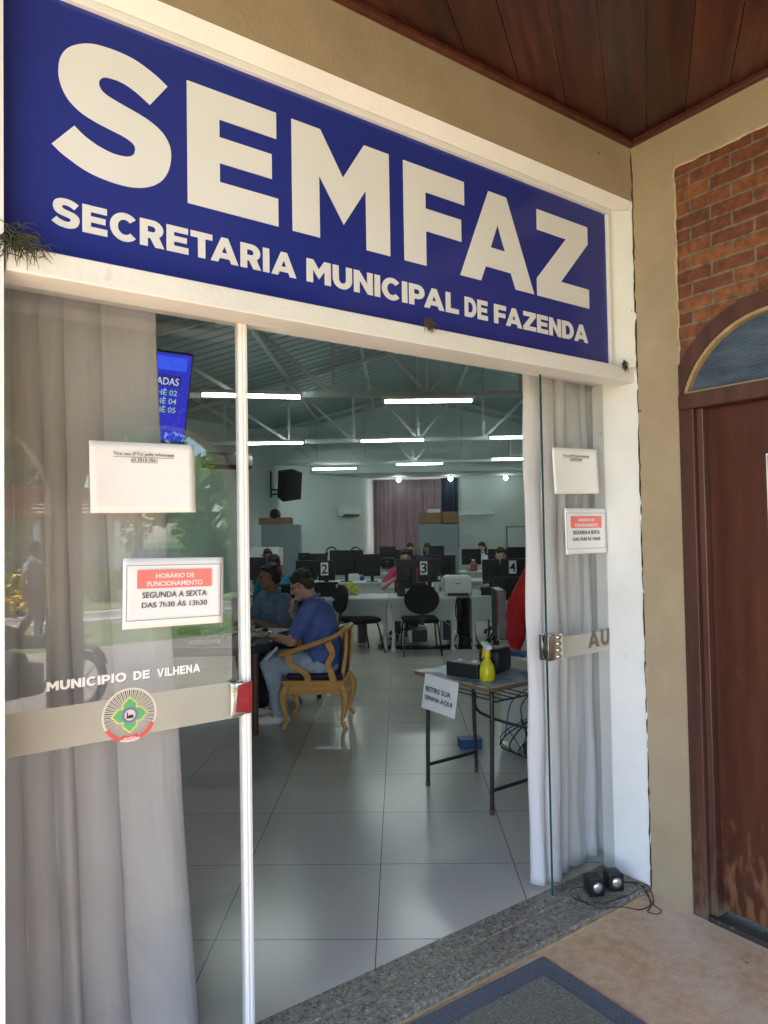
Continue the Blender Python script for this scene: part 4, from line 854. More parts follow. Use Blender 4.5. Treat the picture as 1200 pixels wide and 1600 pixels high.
x0, x1, z0, z1 = rectY(716, 801, 771, 804, 20.9); b = nb(); bx(b, x0, x1, 20.86, 20.99, z0, z0 + .06, .01); o = obj('wall_rail', b, M['whitep']); tag(o, 'pale rail fixed to the rear wall beside the boxes', 'rail')

def cabinet(px0, px1, py0, Y, label, dp=.5, tall=None):
    a = at(px0, py0, Y); c = at(px1, py0, Y); w_ = c.x - a.x; h_ = (a.z + c.z) / 2 - FLZ
    t = thing('steel_cabinet', label, 'cabinet', ((a.x + c.x) / 2, Y, FLZ))
    b = nb(); bx(b, -w_ / 2, w_ / 2, .02, dp, .0, h_, .006); obj('body', b, M['greycab'], t)
    for s in (-1, 1):
        b = nb(); bx(b, min(s * .004, s * w_ / 2), max(s * .004, s * w_ / 2 - s * .006), 0, .019, .05, h_ - .02, .004); d = obj('door', b, M['greycab'], t)
        b = nb(); bx(b, s * .04 - .008, s * .04 + .008, -.02, -.001, h_ * .48, h_ * .56); obj('handle', b, M['mdark'], d)
    return t, h_
cabinet(408, 466, 820, 15.2, 'grey steel cabinet with a helmet on top, by the loudspeaker')
cabinet(655, 716, 819, 18.9, 'grey steel cabinet under cardboard boxes before the curtain')
def carton(px0, px1, py0, py1, Y, label, m=None, name='cardboard_box', cat='box'):
    a = at(px0, py0, Y); c = at(px1, py1, Y); w_ = c.x - a.x; h_ = a.z - c.z
    t = thing(name, label, cat, ((a.x + c.x) / 2, Y, c.z))
    b = nb(); bx(b, -w_ / 2, w_ / 2, 0, .4, 0, h_, .008); obj('carton', b, m or M['cardboard'], t)
    b = nb(); bx(b, -w_ / 2 + .01, -.01, -.003, .40, h_ + .001, h_ + .012); bx(b, .01, w_ / 2 - .01, -.003, .40, h_ + .001, h_ + .012); obj('flap', b, m or M['cardboard'], t)
    return t
carton(655, 690, 802, 817.5, 18.95, 'brown cardboard box with white papers on it, on the grey cabinet')
carton(691, 716, 800, 817.5, 18.95, 'brown cardboard box beside the dark curtain, on the grey cabinet')
carton(668, 688, 796, 801.6, 18.97, 'flat white carton lying on the brown cardboard box', M['whitep'])
carton(404, 454, 810, 819, 15.25, 'low brown box on the grey cabinet under the helmet')
p = at(430, 811, 15.35); t = thing('motorcycle_helmet', 'black motorcycle helmet on the low brown box', 'helmet', p)
b = nb(); ball(b, (0, 0, .10), (.125, .15, .125)); obj('shell', b, M['black'], t, True); b = nb(); ball(b, (0, -.07, .10), (.105, .095, .05)); obj('visor', b, mat('visor', (.03, .03, .04), .08), t, True)

# ------------------------------------------------------------------ counters, monitors and office kit
def desk(x0, x1, Y, dp, label, zt=.74, leg=.06, kick=False):
    t = thing('office_desk', label, 'desk', ((x0 + x1) / 2, Y, FLZ)); w_ = (x1 - x0) / 2; h_ = zt - FLZ
    b = nb(); bx(b, -w_, w_, 0, dp, h_ - .028, h_, .004); obj('top', b, M['desk'], t)
    b = nb(); bx(b, -w_ + .03, w_ - .03, .10, .118, h_ - .32, h_ - .029); obj('modesty_panel', b, M['desk'], t)
    for s in (-1, 1):
        b = nb(); bx(b, s * (w_ - .05) - .018, s * (w_ - .05) + .018, .06, dp - .06, .03, h_ - .029); bx(b, s * (w_ - .05) - .03, s * (w_ - .05) + .03, .0, dp, 0, .03); obj('leg', b, M['desk'], t)
    return t
def xat(px, Y): return at(px, 900, Y).x
D1, D2, D3 = 9.35, 12.25, 15.0
desk(xat(505, D1), xat(606, D1), D1, .7, 'white front counter desk behind the black chair turned sideways')
desk(xat(607, D1), xat(712, D1), D1, .7, 'white front counter desk carrying the monitor marked 3')
desk(xat(734, D1), xat(850, D1), D1 + .05, .7, 'white front counter desk beyond the cable gap, before the red sweater')
desk(xat(340, 9.9), xat(436, 9.9), 9.9, .7, 'white desk behind the man in the teal shirt')
desk(xat(470, D2), xat(600, D2), D2, .7, 'white second row desk in front of the big dark monitors')
desk(xat(690, D2), xat(800, D2), D2, .7, 'white second row desk near the woman in white')
desk(xat(560, D3), xat(700, D3), D3, .7, 'white rear desk under the curtained window')
desk(xat(720, D3), xat(860, D3), D3, .7, 'white rear desk below the white board')
desk(xat(470, D3), xat(556, D3), D3, .7, 'white rear desk near the grey cabinet')
def monitor(px0, px1, py0, py1, Y, label, table=.74, tilt=0.0, rz=0.0, card=None):
    a = at(px0, py0, Y); c = at(px1, py1, Y); w_ = c.x - a.x; h_ = a.z - c.z; cx = (a.x + c.x) / 2; zb = c.z - table
    t = thing('computer_monitor', label, 'monitor', (cx, Y, table), rz, 'dark monitors on the office desks')
    b = nb(); box(b, (0, .0, zb + h_ / 2), (w_, .035, h_), bev=.008); box(b, (0, -.03, zb + h_ * .45), (w_ * .5, .04, h_ * .5), bev=.012); obj('casing', b, M['black'], t)
    b = nb(); bx(b, -w_ / 2 + .015, w_ / 2 - .015, .018, .020, zb + .02, zb + h_ - .015); obj('screen', b, mat('dark_screen', (.02, .03, .05), .2, emit=(.35, .5, .7), es=.25) if 'dark_screen' not in bpy.data.materials else bpy.data.materials['dark_screen'], t)
    b = nb(); bx(b, -.03, .03, -.055, -.03, .01, zb + h_ * .4); bx(b, -.11, .11, -.12, .07, .0, .012, .004); obj('stand', b, M['black'], t)
    if card:
        pc0, pc1, pd0, pd1, s = card; e = at(pc0, pd0, Y - .06); f = at(pc1, pd1, Y - .06); 
        k = thing('number_card', 'white card with a black %s taped to a monitor' % {'2': 'two', '3': 'three', '4': 'four'}[s], 'number card', ((e.x + f.x) / 2, Y - .062, f.z))
        q = nb(); bx(q, -(f.x - e.x) / 2, (f.x - e.x) / 2, -.001, .001, 0, e.z - f.z); sh_ = obj('card', q, M['paper'], k)
        hh = e.z - f.z; text('numeral', s, M['ink'], sh_, (0, -.0016, hh * .14), height=hh * .72, width=hh * .46, bold=.012)
    return t
monitor(462, 496, 876, 906, 9.75, 'dark monitor left of the number 2 card')
monitor(497, 524, 876, 907, 9.78, 'dark monitor carrying the number 2 card', card=(501, 513, 879, 899, '2'))
monitor(619, 651, 874, 909, 9.75, 'dark monitor with a small label, left of the number 3 card')
monitor(652, 689, 873, 909, 9.80, 'dark monitor carrying the number 3 card', card=(656, 668, 877, 898, '3'))
monitor(753, 781, 874, 907, 9.75, 'dark monitor left of the number 4 card')
monitor(782, 824, 873, 907, 9.80, 'dark monitor carrying the number 4 card', card=(795, 807, 876, 896, '4'))
monitor(386, 416, 871, 906, 9.9, 'dark monitor behind the teal shirted man')
monitor(515, 568, 860, 898, 12.6, 'wide dark monitor with two round headsets on its corners')
monitor(567, 596, 866, 900, 12.55, 'dark monitor beside the wide monitor with headsets')
monitor(672, 712, 868, 897, 12.6, 'dark monitor behind the number 3 card')
monitor(593, 619, 854, 873, 15.3, 'small far monitor just below the mauve curtain')
monitor(617, 645, 859, 877, 15.3, 'small far monitor before the person with black hair')
monitor(670, 694, 853, 868, 15.3, 'small far monitor before the grey cabinet')
monitor(721, 752, 858, 882, 15.25, 'far dark monitor beside the woman in white')
monitor(762, 794, 858, 880, 15.25, 'far dark monitor under the white board')
monitor(792, 830, 855, 880, 15.3, 'far dark monitor at the curtain edge under the white board')
monitor(466, 484, 864, 877, 14.6, 'small dark monitor at the corner of the grey cabinet')
monitor(484, 512, 865, 877, 14.6, 'small dark monitor with a pale edge behind the number 2 card')
monitor(771, 836, 902, 937, 7.6, 'large dark monitor before the red sweater', table=.74)
for px in (518, 556):
    p = at(px, 861, 12.6); t = thing('headset', 'round black headset hung on the wide monitor, %s corner' % ('window side' if px > 530 else 'cabinet side'), 'headset', p)
    b = nb(); 
    P = [(.09 * math.cos(R(a)), 0, .09 * math.sin(R(a)) - .02) for a in range(-20, 201, 20)]; tube(b, P, .012, 8, 2); obj('band', b, M['black'], t, True)
    b = nb(); ball(b, (-.085, 0, -.05), (.025, .035, .04)); ball(b, (.085, 0, -.05), (.025, .035, .04)); obj('ear_pads', b, M['black'], t, True)
def kit(name, cat, px0, px1, py0, py1, Y, label, m, dp=.3, build=None):
    a = at(px0, py0, Y); c = at(px1, py1, Y); w_ = c.x - a.x; h_ = a.z - c.z
    t = thing(name, label, cat, ((a.x + c.x) / 2, Y, c.z)); build(t, w_, h_, dp, m); return t
def b_printer(t, w, h, d, m):
    b = nb(); bx(b, -w / 2, w / 2, 0, d, h * .12, h, .012); obj('casing', b, m, t)
    b = nb(); bx(b, -w * .38, w * .38, -.012, -.001, h * .02, h * .16, .003); bx(b, -w * .36, w * .36, -.06, -.002, .0, h * .05); obj('paper_tray', b, M['black'], t)
    b = nb(); bx(b, -w * .42, w * .42, .02, d * .8, h + .001, h + .012, .003); obj('lid', b, m, t)
    b = nb(); bx(b, -w * .1, w * .1, -.003, -.0005, h * .62, h * .70); obj('badge', b, M['mdark'], t)
def b_boxy(t, w, h, d, m):
    b = nb(); bx(b, -w / 2, w / 2, 0, d, 0, h * .82, .006); obj('body', b, m, t); b = nb(); bx(b, -w * .46, w * .46, .01, d * .9, h * .821, h, .006); obj('lid', b, m, t)
def b_rack(t, w, h, d, m):
    b = nb()
    for k in range(4): bx(b, -w / 2, w / 2, 0, d, h * k / 4, h * k / 4 + .012)
    obj('shelf_trays', b, m, t); b = nb(); bx(b, -w / 2 - .01, -w / 2, 0, d, 0, h); bx(b, w / 2, w / 2 + .01, 0, d, 0, h); obj('side_panel', b, m, t)
    b = nb(); bx(b, -w * .4, w * .4, .01, d * .9, h * .02 + .012, h * .2); bx(b, -w * .4, w * .35, .01, d * .9, h * .5 + .012, h * .66); obj('paper_stack', b, M['paper'], t)
kit('printer', 'printer', 694, 737, 902, 931, 9.5, 'white laser printer on the counter beside the cable gap', M['whitep'], .36, b_printer)
kit('file_tray', 'file tray', 595, 616, 886, 909, 12.3, 'white stack of file trays on the second row desk', M['whitep'], .3, b_rack)
kit('printer', 'printer', 595, 616, 873, 886, 12.35, 'dark printer on top of the white file trays', M['black'], .3, b_printer)
kit('desk_calendar', 'box', 544, 561, 897, 908, 9.9, 'small white box standing behind the plastic bag', M['whitep'], .1, b_boxy)
kit('cash_box', 'box', 620, 668, 911, 930, 9.5, 'low black box on the counter before the pink sleeved arm', M['black'], .3, b_boxy)
kit('keyboard_tray', 'tray', 668, 693, 904, 909, 9.9, 'pale flat tray on the counter left of the white printer', M['whitep'], .25, b_boxy)
kit('black_bag', 'bag', 490, 528, 911, 931, 9.6, 'black soft bag on the counter behind the armchair man', M['blackfab'], .25, b_boxy)
kit('copier', 'copier', 390, 436, 857, 888, 13.6, 'white copier beside the grey steel cabinet', M['whitep'], .5, b_printer)
kit('small_box', 'box', 738, 752, 922, 932, 9.5, 'small pale box beside the white laser printer', M['whitep'], .15, b_boxy)
kit('telephone', 'telephone', 752, 770, 918, 932, 9.5, 'black desk telephone at the end of the counter', M['black'], .2, b_boxy)
def vessel(name, cat, px, py0, py1, Y, r, label, m, prof=None):
    a = at(px, py0, Y); c = at(px, py1, Y); h_ = a.z - c.z; t = thing(name, label, cat, (c.x, Y, c.z)); b = nb()
    lathe(b, [(r * x, h_ * z) for x, z in (prof or [(.75, 0), (1, 1), (.92, 1), (.7, .08)])]); obj('body', b, m, t, True)
    if prof: b = nb(); lathe(b, [(r * prof[-1][0] * 1.15, h_), (r * prof[-1][0] * 1.15, h_ * 1.12), (r * .2, h_ * 1.14)]); obj('cap', b, M['whitep'], t, True)
    return t
BOT = [(.9, 0), (1, .05), (1, .6), (.45, .85), (.4, 1)]
vessel('plastic_cup', 'cup', 637, 920, 931, 9.42, .035, 'white plastic cup on the counter edge left of the black chair back', M['whitep'])
vessel('tumbler', 'cup', 683, 911, 929, 9.5, .04, 'pale tall tumbler left of the white laser printer', M['whitep'])
vessel('bottle', 'bottle', 686, 897, 906, 9.8, .025, 'tiny white bottle behind the tall tumbler', M['whitep'], BOT)
vessel('bottle', 'bottle', 566, 899, 907, 12.2, .04, 'blue bottle on the second row desk', M['bluecloth'], BOT)
vessel('jar', 'jar', 740, 876, 891, 12.3, .07, 'reddish jar on the second row desk near the woman in white', mat('jar_red', (.35, .16, .10), .4), BOT)
# plastic bag with yellow snacks
p = at(550, 931, 9.5); t = thing('plastic_bag', 'crumpled clear bag with yellow snacks on the counter', 'bag', (p.x, p.y, p.z))
b = nb(); ball(b, (0, 0, .07), (.13, .09, .075), u=18, v=12)
for v in b.verts: v.co += Vector((random.uniform(-.018, .018), random.uniform(-.018, .018), random.uniform(-.012, .02)))
for v in b.verts: v.co.z = max(v.co.z, 0)
obj('bag', b, M['bag'], t); b = nb(); ball(b, (-.02, -.03, .12), (.06, .05, .06)); ball(b, (.04, -.05, .08), (.05, .04, .05)); 
for v in b.verts: v.co += Vector((random.uniform(-.01, .01),) * 3)
obj('snacks', b, M['bagyel'], t); b = nb(); prism(b, [(-.20, -.06, .0), (-.17, -.06, 0), (-.19, -.06, .16), (-.21, -.06, .16)], (0, 0, 0), (0, .004, 0)); obj('wrapper', b, M['paper'], t)

def office_chair(loc, rz, label):
    t = thing('visitor_chair', label, 'chair', loc, rz, 'black visitor chairs at the counter')
    b = nb(); box(b, (0, .02, .435), (.46, .44, .06), bev=.028, seg=3); obj('seat', b, M['blackfab'], t, True)
    b = nb(); cyl(b, (0, 0, 0), (0, .045, 0), 1, 1, 36); bmesh.ops.scale(b, vec=(.225, 1, .185), verts=b.verts); bmesh.ops.bevel(b, geom=[e for e in b.edges if abs(e.verts[0].co.y - e.verts[1].co.y) < 1e-5], offset=.012, segments=2, affect='EDGES')
    for v in b.verts: v.co.x *= 1 - .25 * min(0, v.co.z / .185) ** 2 * 0; v.co.y += .25 * v.co.x ** 2 * -1
    bmesh.ops.transform(b, matrix=Matrix.Translation((0, -.265, .72)) @ Euler((R(-8), 0, 0)).to_matrix().to_4x4(), verts=b.verts); obj('backrest', b, M['blackfab'], t, True)
    b = nb(); bx(b, -.03, .03, -.262, -.250, .42, .70); bx(b, -.03, .03, -.26, -.05, .398, .41); obj('back_bracket', b, M['blackmetal'], t)
    for sx in (-1, 1):
        for sy, yb in ((-1, -.27), (1, .27)):
            b = nb(); tube(b, [(sx * .20, sy * .16, .40), (sx * .215, sy * .19, .36), (sx * .245, yb, .0)], .011, 8, 4); obj('leg', b, M['blackmetal'], t, True)
        b = nb(); tube(b, [(sx * .20, -.17, .402), (sx * .20, .17, .402)], .011, 8, 1); obj('side_rail', b, M['blackmetal'], t, True)
    return t
c1 = office_chair(Vector((-.56, 9.35, FLZ)), R(-62), 'black visitor chair turned sideways at the counter, nearest the armchair')
p = on(655, 1020); dup(c1, Vector((p.x + .02, 9.22, FLZ)), R(4), 'black visitor chair with its round back to the door, before the number 3 card')

# clutter below the counters: towers, footstools, cable runs
def tower(px0, px1, py0, py1, Y, label, silver=False):
    a = at(px0, py0, Y); c = at(px1, py1, Y); w_ = c.x - a.x; h_ = a.z - c.z; t = thing('computer_tower', label, 'computer', ((a.x + c.x) / 2, Y, c.z), 0)
    b = nb(); bx(b, -w_ / 2, w_ / 2, .012, .40, 0, h_, .005); obj('case', b, M['black'], t); b = nb(); bx(b, -w_ / 2, w_ / 2, 0, .011, .01, h_ - .005, .003); f = obj('front', b, M['mdark'] if silver else M['black'], t)
    b = nb(); bx(b, -w_ * .5 - .004, -w_ * .38, -.006, .0, 0, h_); obj('silver_edge', b, M['chrome'] if silver else M['mdark'], t); return t
tower(777, 792, 923, 1000, 5.9, 'black computer tower with bright silver edge beside the red sweater', True)
tower(690, 706, 968, 1000, 9.7, 'black computer tower under the counter by the cable gap')
tower(640, 668, 985, 1003, 9.75, 'low dark case under the number 3 counter')
tower(558, 572, 970, 1005, 9.8, 'dark case under the counter behind the sideways chair')
b = nb(); random.seed(21); xa, xb = xat(713, 9.62), xat(733, 9.62)
for k in range(7): bx(b, xa + (xb - xa) * k / 7, xa + (xb - xa) * (k + .82) / 7, 9.60 + .006 * (k % 2), 9.66, .04, .70)
bx(b, xa, xb, 9.661, 9.70, .031, .705); o = obj('cable_duct', b, M['black']); tag(o, 'dark ribbed cable duct standing between the two counter desks', 'cable duct')
b = nb()
for k in range(12):
    xq = random.uniform(xat(708, 9.6), xat(738, 9.6)); yq = random.uniform(9.50, 9.58)
    tube(b, [(xq, yq, .70), (xq + random.uniform(-.03, .03), yq, .5), (xq + random.uniform(-.06, .06), yq, .25), (xq + random.uniform(-.1, .1), yq - .03, .05), (xq + random.uniform(-.4, .4), yq - .1, .04)], random.uniform(.006, .012), 6, 5)
for k in range(7):
    xq = random.uniform(xat(745, 9.6), xat(775, 9.6)); tube(b, [(xq, 9.6, .70), (xq + .02, 9.58, .4), (xq + random.uniform(-.1, .1), 9.6, .1), (xq + random.uniform(-.5, .1), 9.5, .04)], .012, 6, 5)
for k in range(5):
    xa = xat(590, 9.6); tube(b, [(xa, 9.65 + .04 * k, .05), (xa + .4, 9.55 + random.uniform(-.1, .1), .045), (xa + .9, 9.6 + random.uniform(-.1, .1), .05), (xa + 1.4, 9.6, .045)], .012, 6, 5)
o = obj('cable_bundle', b, M['black'], None, True); tag(o, 'tangle of black cables hanging in the gap between counter desks', 'cables')
p = on(606, 1002); t = thing('power_strip', 'white power strip on the tiles under the number 3 counter', 'power strip', (p.x, p.y, FLZ)); b = nb(); bx(b, -.12, .12, -.05, .05, 0, .09, .008); obj('case', b, M['whitep'], t); b = nb(); bx(b, -.06, -.02, -.054, -.0505, .03, .06); bx(b, .02, .06, -.054, -.0505, .03, .06); obj('socket', b, M['black'], t)
b = nb(); xa = xat(668, 9.5); tube(b, [(xat(712, 9.45), 9.45, .05), (xat(714, 9.45), 9.5, .2), (xat(700, 9.45), 9.5, .36), (xat(690, 9.45), 9.5, .42)], .006, 6, 6); o = obj('white_cable', b, M['whitep'], None, True); tag(o, 'thin white cable curving below the counter', 'cable')

# ------------------------------------------------------------------ dark round ended table with its clutter
TZ = .765
tt = thing('meeting_table', 'dark blue glass topped table on red brown legs beside the seated men', 'table', (-2.05, 5.85, FLZ), R(0))
def stadium(b, x0, x1, y0, y1, z0, z1, r):
    P = []
    for cx, cy_, a0 in ((x1 - r, y1 - r, 0), (x0 + r, y1 - r, 90), (x0 + r, y0 + r, 180), (x1 - r, y0 + r, 270)):
        P += [(cx + r * math.cos(R(a0 + 9 * i)), cy_ + r * math.sin(R(a0 + 9 * i)), z0) for i in range(11)]
    prism(b, P, (0, 0, 0), (0, 0, z1 - z0))
b = nb(); stadium(b, -1.0, 1.03, -.55, .55, TZ - FLZ - .012, TZ - FLZ, .30); obj('top', b, M['tabletop'], tt)
b = nb(); stadium(b, -.98, 1.0, -.52, .52, TZ - FLZ - .07, TZ - FLZ - .013, .28); obj('apron', b, M['navy'], tt)
for x, y in ((.89, -.27), (-.85, -.40), (.75, .42), (-.85, .40)):
    b = nb(); cyl(b, (x, y, 0), (x, y, TZ - FLZ - .071), .022, .030, 12); obj('leg', b, M['legwood'], tt)
def flat(name, cat, px, py, w_, d_, rz, label, m, h_=.004, z=TZ):
    p = on(px, py, z); t = thing(name, label, cat, (p.x, p.y, z + .001), rz); b = nb(); bx(b, -w_ / 2, w_ / 2, -d_ / 2, d_ / 2, 0, h_); obj('sheet', b, m, t)
    b = nb(); bx(b, -w_ * .42, w_ * .42, -d_ * .40, -d_ * .38, h_, h_ + .0006); bx(b, -w_ * .42, w_ * .3, -d_ * .2, -d_ * .18, h_, h_ + .0006); bx(b, -w_ * .42, w_ * .4, 0, d_ * .02, h_, h_ + .0006); bx(b, -w_ * .42, w_ * .1, d_ * .2, d_ * .22, h_, h_ + .0006); obj('printed_line', b, M['greyink'], t); return t
flat('document', 'document', 405, 992, .30, .21, R(10), 'white document lying at the table end under the forearms', M['paper'])
flat('document', 'document', 418, 986, .30, .30, R(-25), 'white document on the table behind the black glasses', M['paper'], .006)
flat('document', 'document', 320, 1004, .24, .20, R(15), 'white document on the table beside the cups, seen through the door', M['paper'])
p = on(408, 988, TZ + .008); t = thing('glasses', 'folded black sunglasses lying on the white documents', 'glasses', p, R(20)); b = nb()
for s in (-1, 1): ball(b, (s * .035, 0, .018), (.027, .008, .020)); tube(b, [(s * .06, 0, .02), (s * .065, .06, .012), (s * .03, .11, .006)], .003, 6, 3)
obj('frame', b, M['black'], t, True); b = nb(); 
for s in (-1, 1): ball(b, (s * .035, -.002, .018), (.022, .008, .015))
obj('lens', b, mat('lens', (.02, .02, .025), .05), t, True)
def cup(px, py, label, saucer=False, r=.04, h_=.07):
    p = on(px, py, TZ); t = thing('cup', label, 'cup', p); b = nb(); lathe(b, [(r * .6, .0), (r * .95, h_ * .5), (r, h_), (r * .9, h_), (r * .8, h_ * .4), (r * .3, h_ * .1)]); obj('bowl', b, M['whitep'], t, True)
    b = nb(); tube(b, [(r * .9, 0, h_ * .8), (r * 1.5, 0, h_ * .7), (r * 1.4, 0, h_ * .35), (r * .85, 0, h_ * .3)], .005, 6, 4); obj('handle', b, M['whitep'], t, True)
    if saucer: b = nb(); lathe(b, [(.05, 0), (.085, .012), (.082, .014), (.04, .004)]); obj('saucer', b, M['whitep'], t, True)
cup(321, 998, 'white cup on the dark table behind the opening hours page', False); cup(357, 990, 'white cup nearest the white door profile on the dark table', True)
kit('leather_case', 'case', 277, 312, 982, 990, 6.2, 'brown leather case on the dark table below the opening hours page', M['legwood'], .15, b_boxy)

# ------------------------------------------------------------------ the carved armchair
ch = thing('wooden_armchair', 'honey coloured carved armchair with curved arm rail and navy seat', 'armchair', (-.70, 5.98, FLZ), R(180 - 3))
# local: +x is the way the sitter faces, y across
Wd, Dp = .25, .25
b = nb(); bx(b, -Dp, Dp + .01, -Wd - .01, Wd + .01, .345, .375, .008); bx(b, -Dp + .01, Dp, -Wd, Wd, .275, .345, .004); bx(b, -Dp - .006, Dp + .016, -Wd - .016, Wd + .016, .372, .392, .008); obj('seat_frame', b, M['ochre'], ch)
b = nb(); box(b, (0, 0, .415), (.47, .47, .05), bev=.022, seg=3); obj('seat_cushion', b, M['seatblue'], ch, True)
for sx in (-1, 1):
    for sy in (-1, 1):
        b = nb(); x, y = sx * (Dp - .015), sy * (Wd - .01)
        tube(b, [(x - sx * .01, y, .345), (x + sx * .022, y + sy * .012, .27), (x + sx * .016, y + sy * .008, .17), (x - sx * .006, y, .07), (x + sx * .012, y + sy * .01, .022), (x + sx * .028, y + sy * .018, .0)], [.032, .036, .026, .017, .018, .021], 10, 5); obj('leg', b, M['ochre'], ch, True)
b = nb(); P = []
arm = [(.27, .27, .600), (.20, .285, .625), (.0, .29, .69), (-.17, .25, .745), (-.255, .12, .790), (-.275, 0, .800), (-.255, -.12, .790), (-.17, -.25, .745), (.0, -.29, .69), (.20, -.285, .625), (.27, -.27, .600)]
tube(b, arm, [.024, .026, .026, .024, .026, .030, .026, .024, .026, .026, .024], 10, 6, rz=.8); obj('arm_rail', b, M['ochre'], ch, True)
for s in (-1, 1):
    for pts, wd in (([(.04, .393), (.055, .44), (.11, .485), (.185, .53), (.205, .61)], .046), ([(-.165, .393), (-.15, .45), (-.125, .53), (-.16, .61), (-.125, .70)], .050)):
        b = nb(); Q = smooth_path([(x, 0, z) for x, z in pts], 6); L_, R_ = [], []
        for i, q in enumerate(Q):
            tg = (Q[min(i + 1, len(Q) - 1)] - Q[max(i - 1, 0)]).normalized(); n_ = Vector((tg.z, 0, -tg.x)) * wd / 2 * (1 + .12 * math.cos(i / len(Q) * 6)); L_.append(q + n_); R_.append(q - n_)
        yo = s * .258
        for i in range(len(Q) - 1): 
            quadp = [L_[i], L_[i + 1], R_[i + 1], R_[i]]; prism(b, [(p.x, yo, p.z) for p in quadp], (0, 0, 0), (0, s * .024, 0))
        bmesh.ops.remove_doubles(b, verts=b.verts, dist=1e-5); obj('arm_support', b, M['ochre'], ch)
    b = nb(); tube(b, [(-.225, s * .19, .40), (-.26, s * .185, .62), (-.258, s * .13, .785)], [.017, .015, .015], 8, 4); obj('back_post', b, M['ochre'], ch, True)
b = nb(); g = [[(-.235 - .03 * v, (.17 - .04 * v) * u, .43 + .34 * v) for u in (-1, -.5, 0, .5, 1)] for v in (0, .33, .66, 1)]
for j in range(3):
    for i in range(4): prism(b, [g[j][i], g[j][i + 1], g[j + 1][i + 1], g[j + 1][i]], (0, 0, 0), (.03, 0, .003))
obj('back_cushion', b, M['seatblue'], ch)

# ------------------------------------------------------------------ people
def V(*a): return Vector(a)
def hand(prims, wrist, d, palm_n, curl=.5, s=1.0, thumb=1):
    """palm and five bent fingers from the wrist along d; palm_n faces the palm side"""
    d = Vector(d).normalized(); n = Vector(palm_n); n = (n - d * n.dot(d)).normalized(); a = d.cross(n).normalized() * thumb; w_ = Vector(wrist)
    k = w_ + d * .085 * s
    for i, off in enumerate((-.030, -.010, .010, .029)):
        prims.append(('c', w_ + d * .012 * s + a * off * .6 * s, .014 * s, k + a * off * s, .0125 * s))
        ln = (.034, .042, .045, .040)[i] * s; dd = (d * math.cos(curl) + n * math.sin(curl)); p0 = k + a * off * s; p1 = p0 + dd * ln
        d2 = d * math.cos(curl * 2.1) + n * math.sin(curl * 2.1); p2 = p1 + d2 * ln * .72; d3 = d * math.cos(curl * 2.9) + n * math.sin(curl * 2.9)
        prims += [('c', p0, .0095 * s, p1, .0088 * s), ('c', p1, .0088 * s, p2, .0080 * s), ('c', p2, .0080 * s, p2 + d3 * ln * .45, .0072 * s)]
    t0 = w_ + d * .025 * s + a * .028 * s; t1 = t0 + (d * .6 + a * .7 + n * .35).normalized() * .040 * s; t2 = t1 + (d * .9 + a * .15 + n * .4).normalized() * .032 * s
    prims += [('c', t0, .013 * s, t1, .0105 * s), ('c', t1, .0105 * s, t2, .0085 * s)]
def head(prims, c, fwd, up, s=1.0):
    f = Vector(fwd).normalized(); u = Vector(up); u = (u - f * u.dot(f)).normalized(); r = f.cross(u)
    m = Matrix((r, f, u)).transposed().to_4x4()
    P = lambda x, y, z: Vector(c) + r * x * s + f * y * s + u * z * s
    prims += [('e', P(0, -.012, .028), (.076 * s, .094 * s, .090 * s), m), ('e', P(0, .022, -.03), (.062 * s, .070 * s, .078 * s), m), ('c', P(0, .062, -.086), .026 * s, P(0, .04, -.07), .045 * s),
              ('c', P(0, .088, .012), .011 * s, P(0, .108, -.026), .015 * s), ('c', P(-.03, .078, .028), .014 * s, P(.03, .078, .028), .014 * s),
              ('c', P(-.020, .082, -.058), .010 * s, P(.020, .082, -.058), .010 * s), ('c', P(-.02, .079, -.068), .010 * s, P(.02, .079, -.068), .010 * s), ('e', P(.045, .058, -.018), (.022 * s, .022 * s, .020 * s), m), ('e', P(-.045, .058, -.018), (.022 * s, .022 * s, .020 * s), m),
              ('e', P(.078, -.008, -.006), (.009 * s, .018 * s, .032 * s), m), ('e', P(-.078, -.008, -.006), (.009 * s, .018 * s, .032 * s), m)]
    return P, m
def face(parent, P, m, s, haircol, style='short', hm=None):
    b = nb()
    for x in (-.030, .030): ball(b, P(x, .080, .006), (.0125 * s, .008 * s, .0075 * s), m, 12, 8)
    obj('eyes', b, mat('eye', (.05, .04, .035), .2) if 'eye' not in bpy.data.materials else bpy.data.materials['eye'], parent, True)
    hp = [('e', P(0, -.022, .050), (.081 * s, .092 * s, .080 * s), m), ('e', P(0, -.055, .0), (.077 * s, .055 * s, .072 * s), m), ('c', P(-.07, -.01, .03), .016 * s, P(-.07, -.02, -.012), .012 * s), ('c', P(.07, -.01, .03), .016 * s, P(.07, -.02, -.012), .012 * s), ('c', P(-.04, .052, .086), .020 * s, P(.04, .050, .088), .020 * s)]
    if style == 'long': hp += [('c', P(-.065, -.05, 0), .035 * s, P(-.075, -.05, -.16), .028 * s), ('c', P(.065, -.05, 0), .035 * s, P(.075, -.05, -.16), .028 * s), ('c', P(0, -.07, 0), .06 * s, P(0, -.08, -.18), .05 * s)]
    h = blob('hair', hp, hm or M[haircol], parent, .007, 1, .010)
    return h
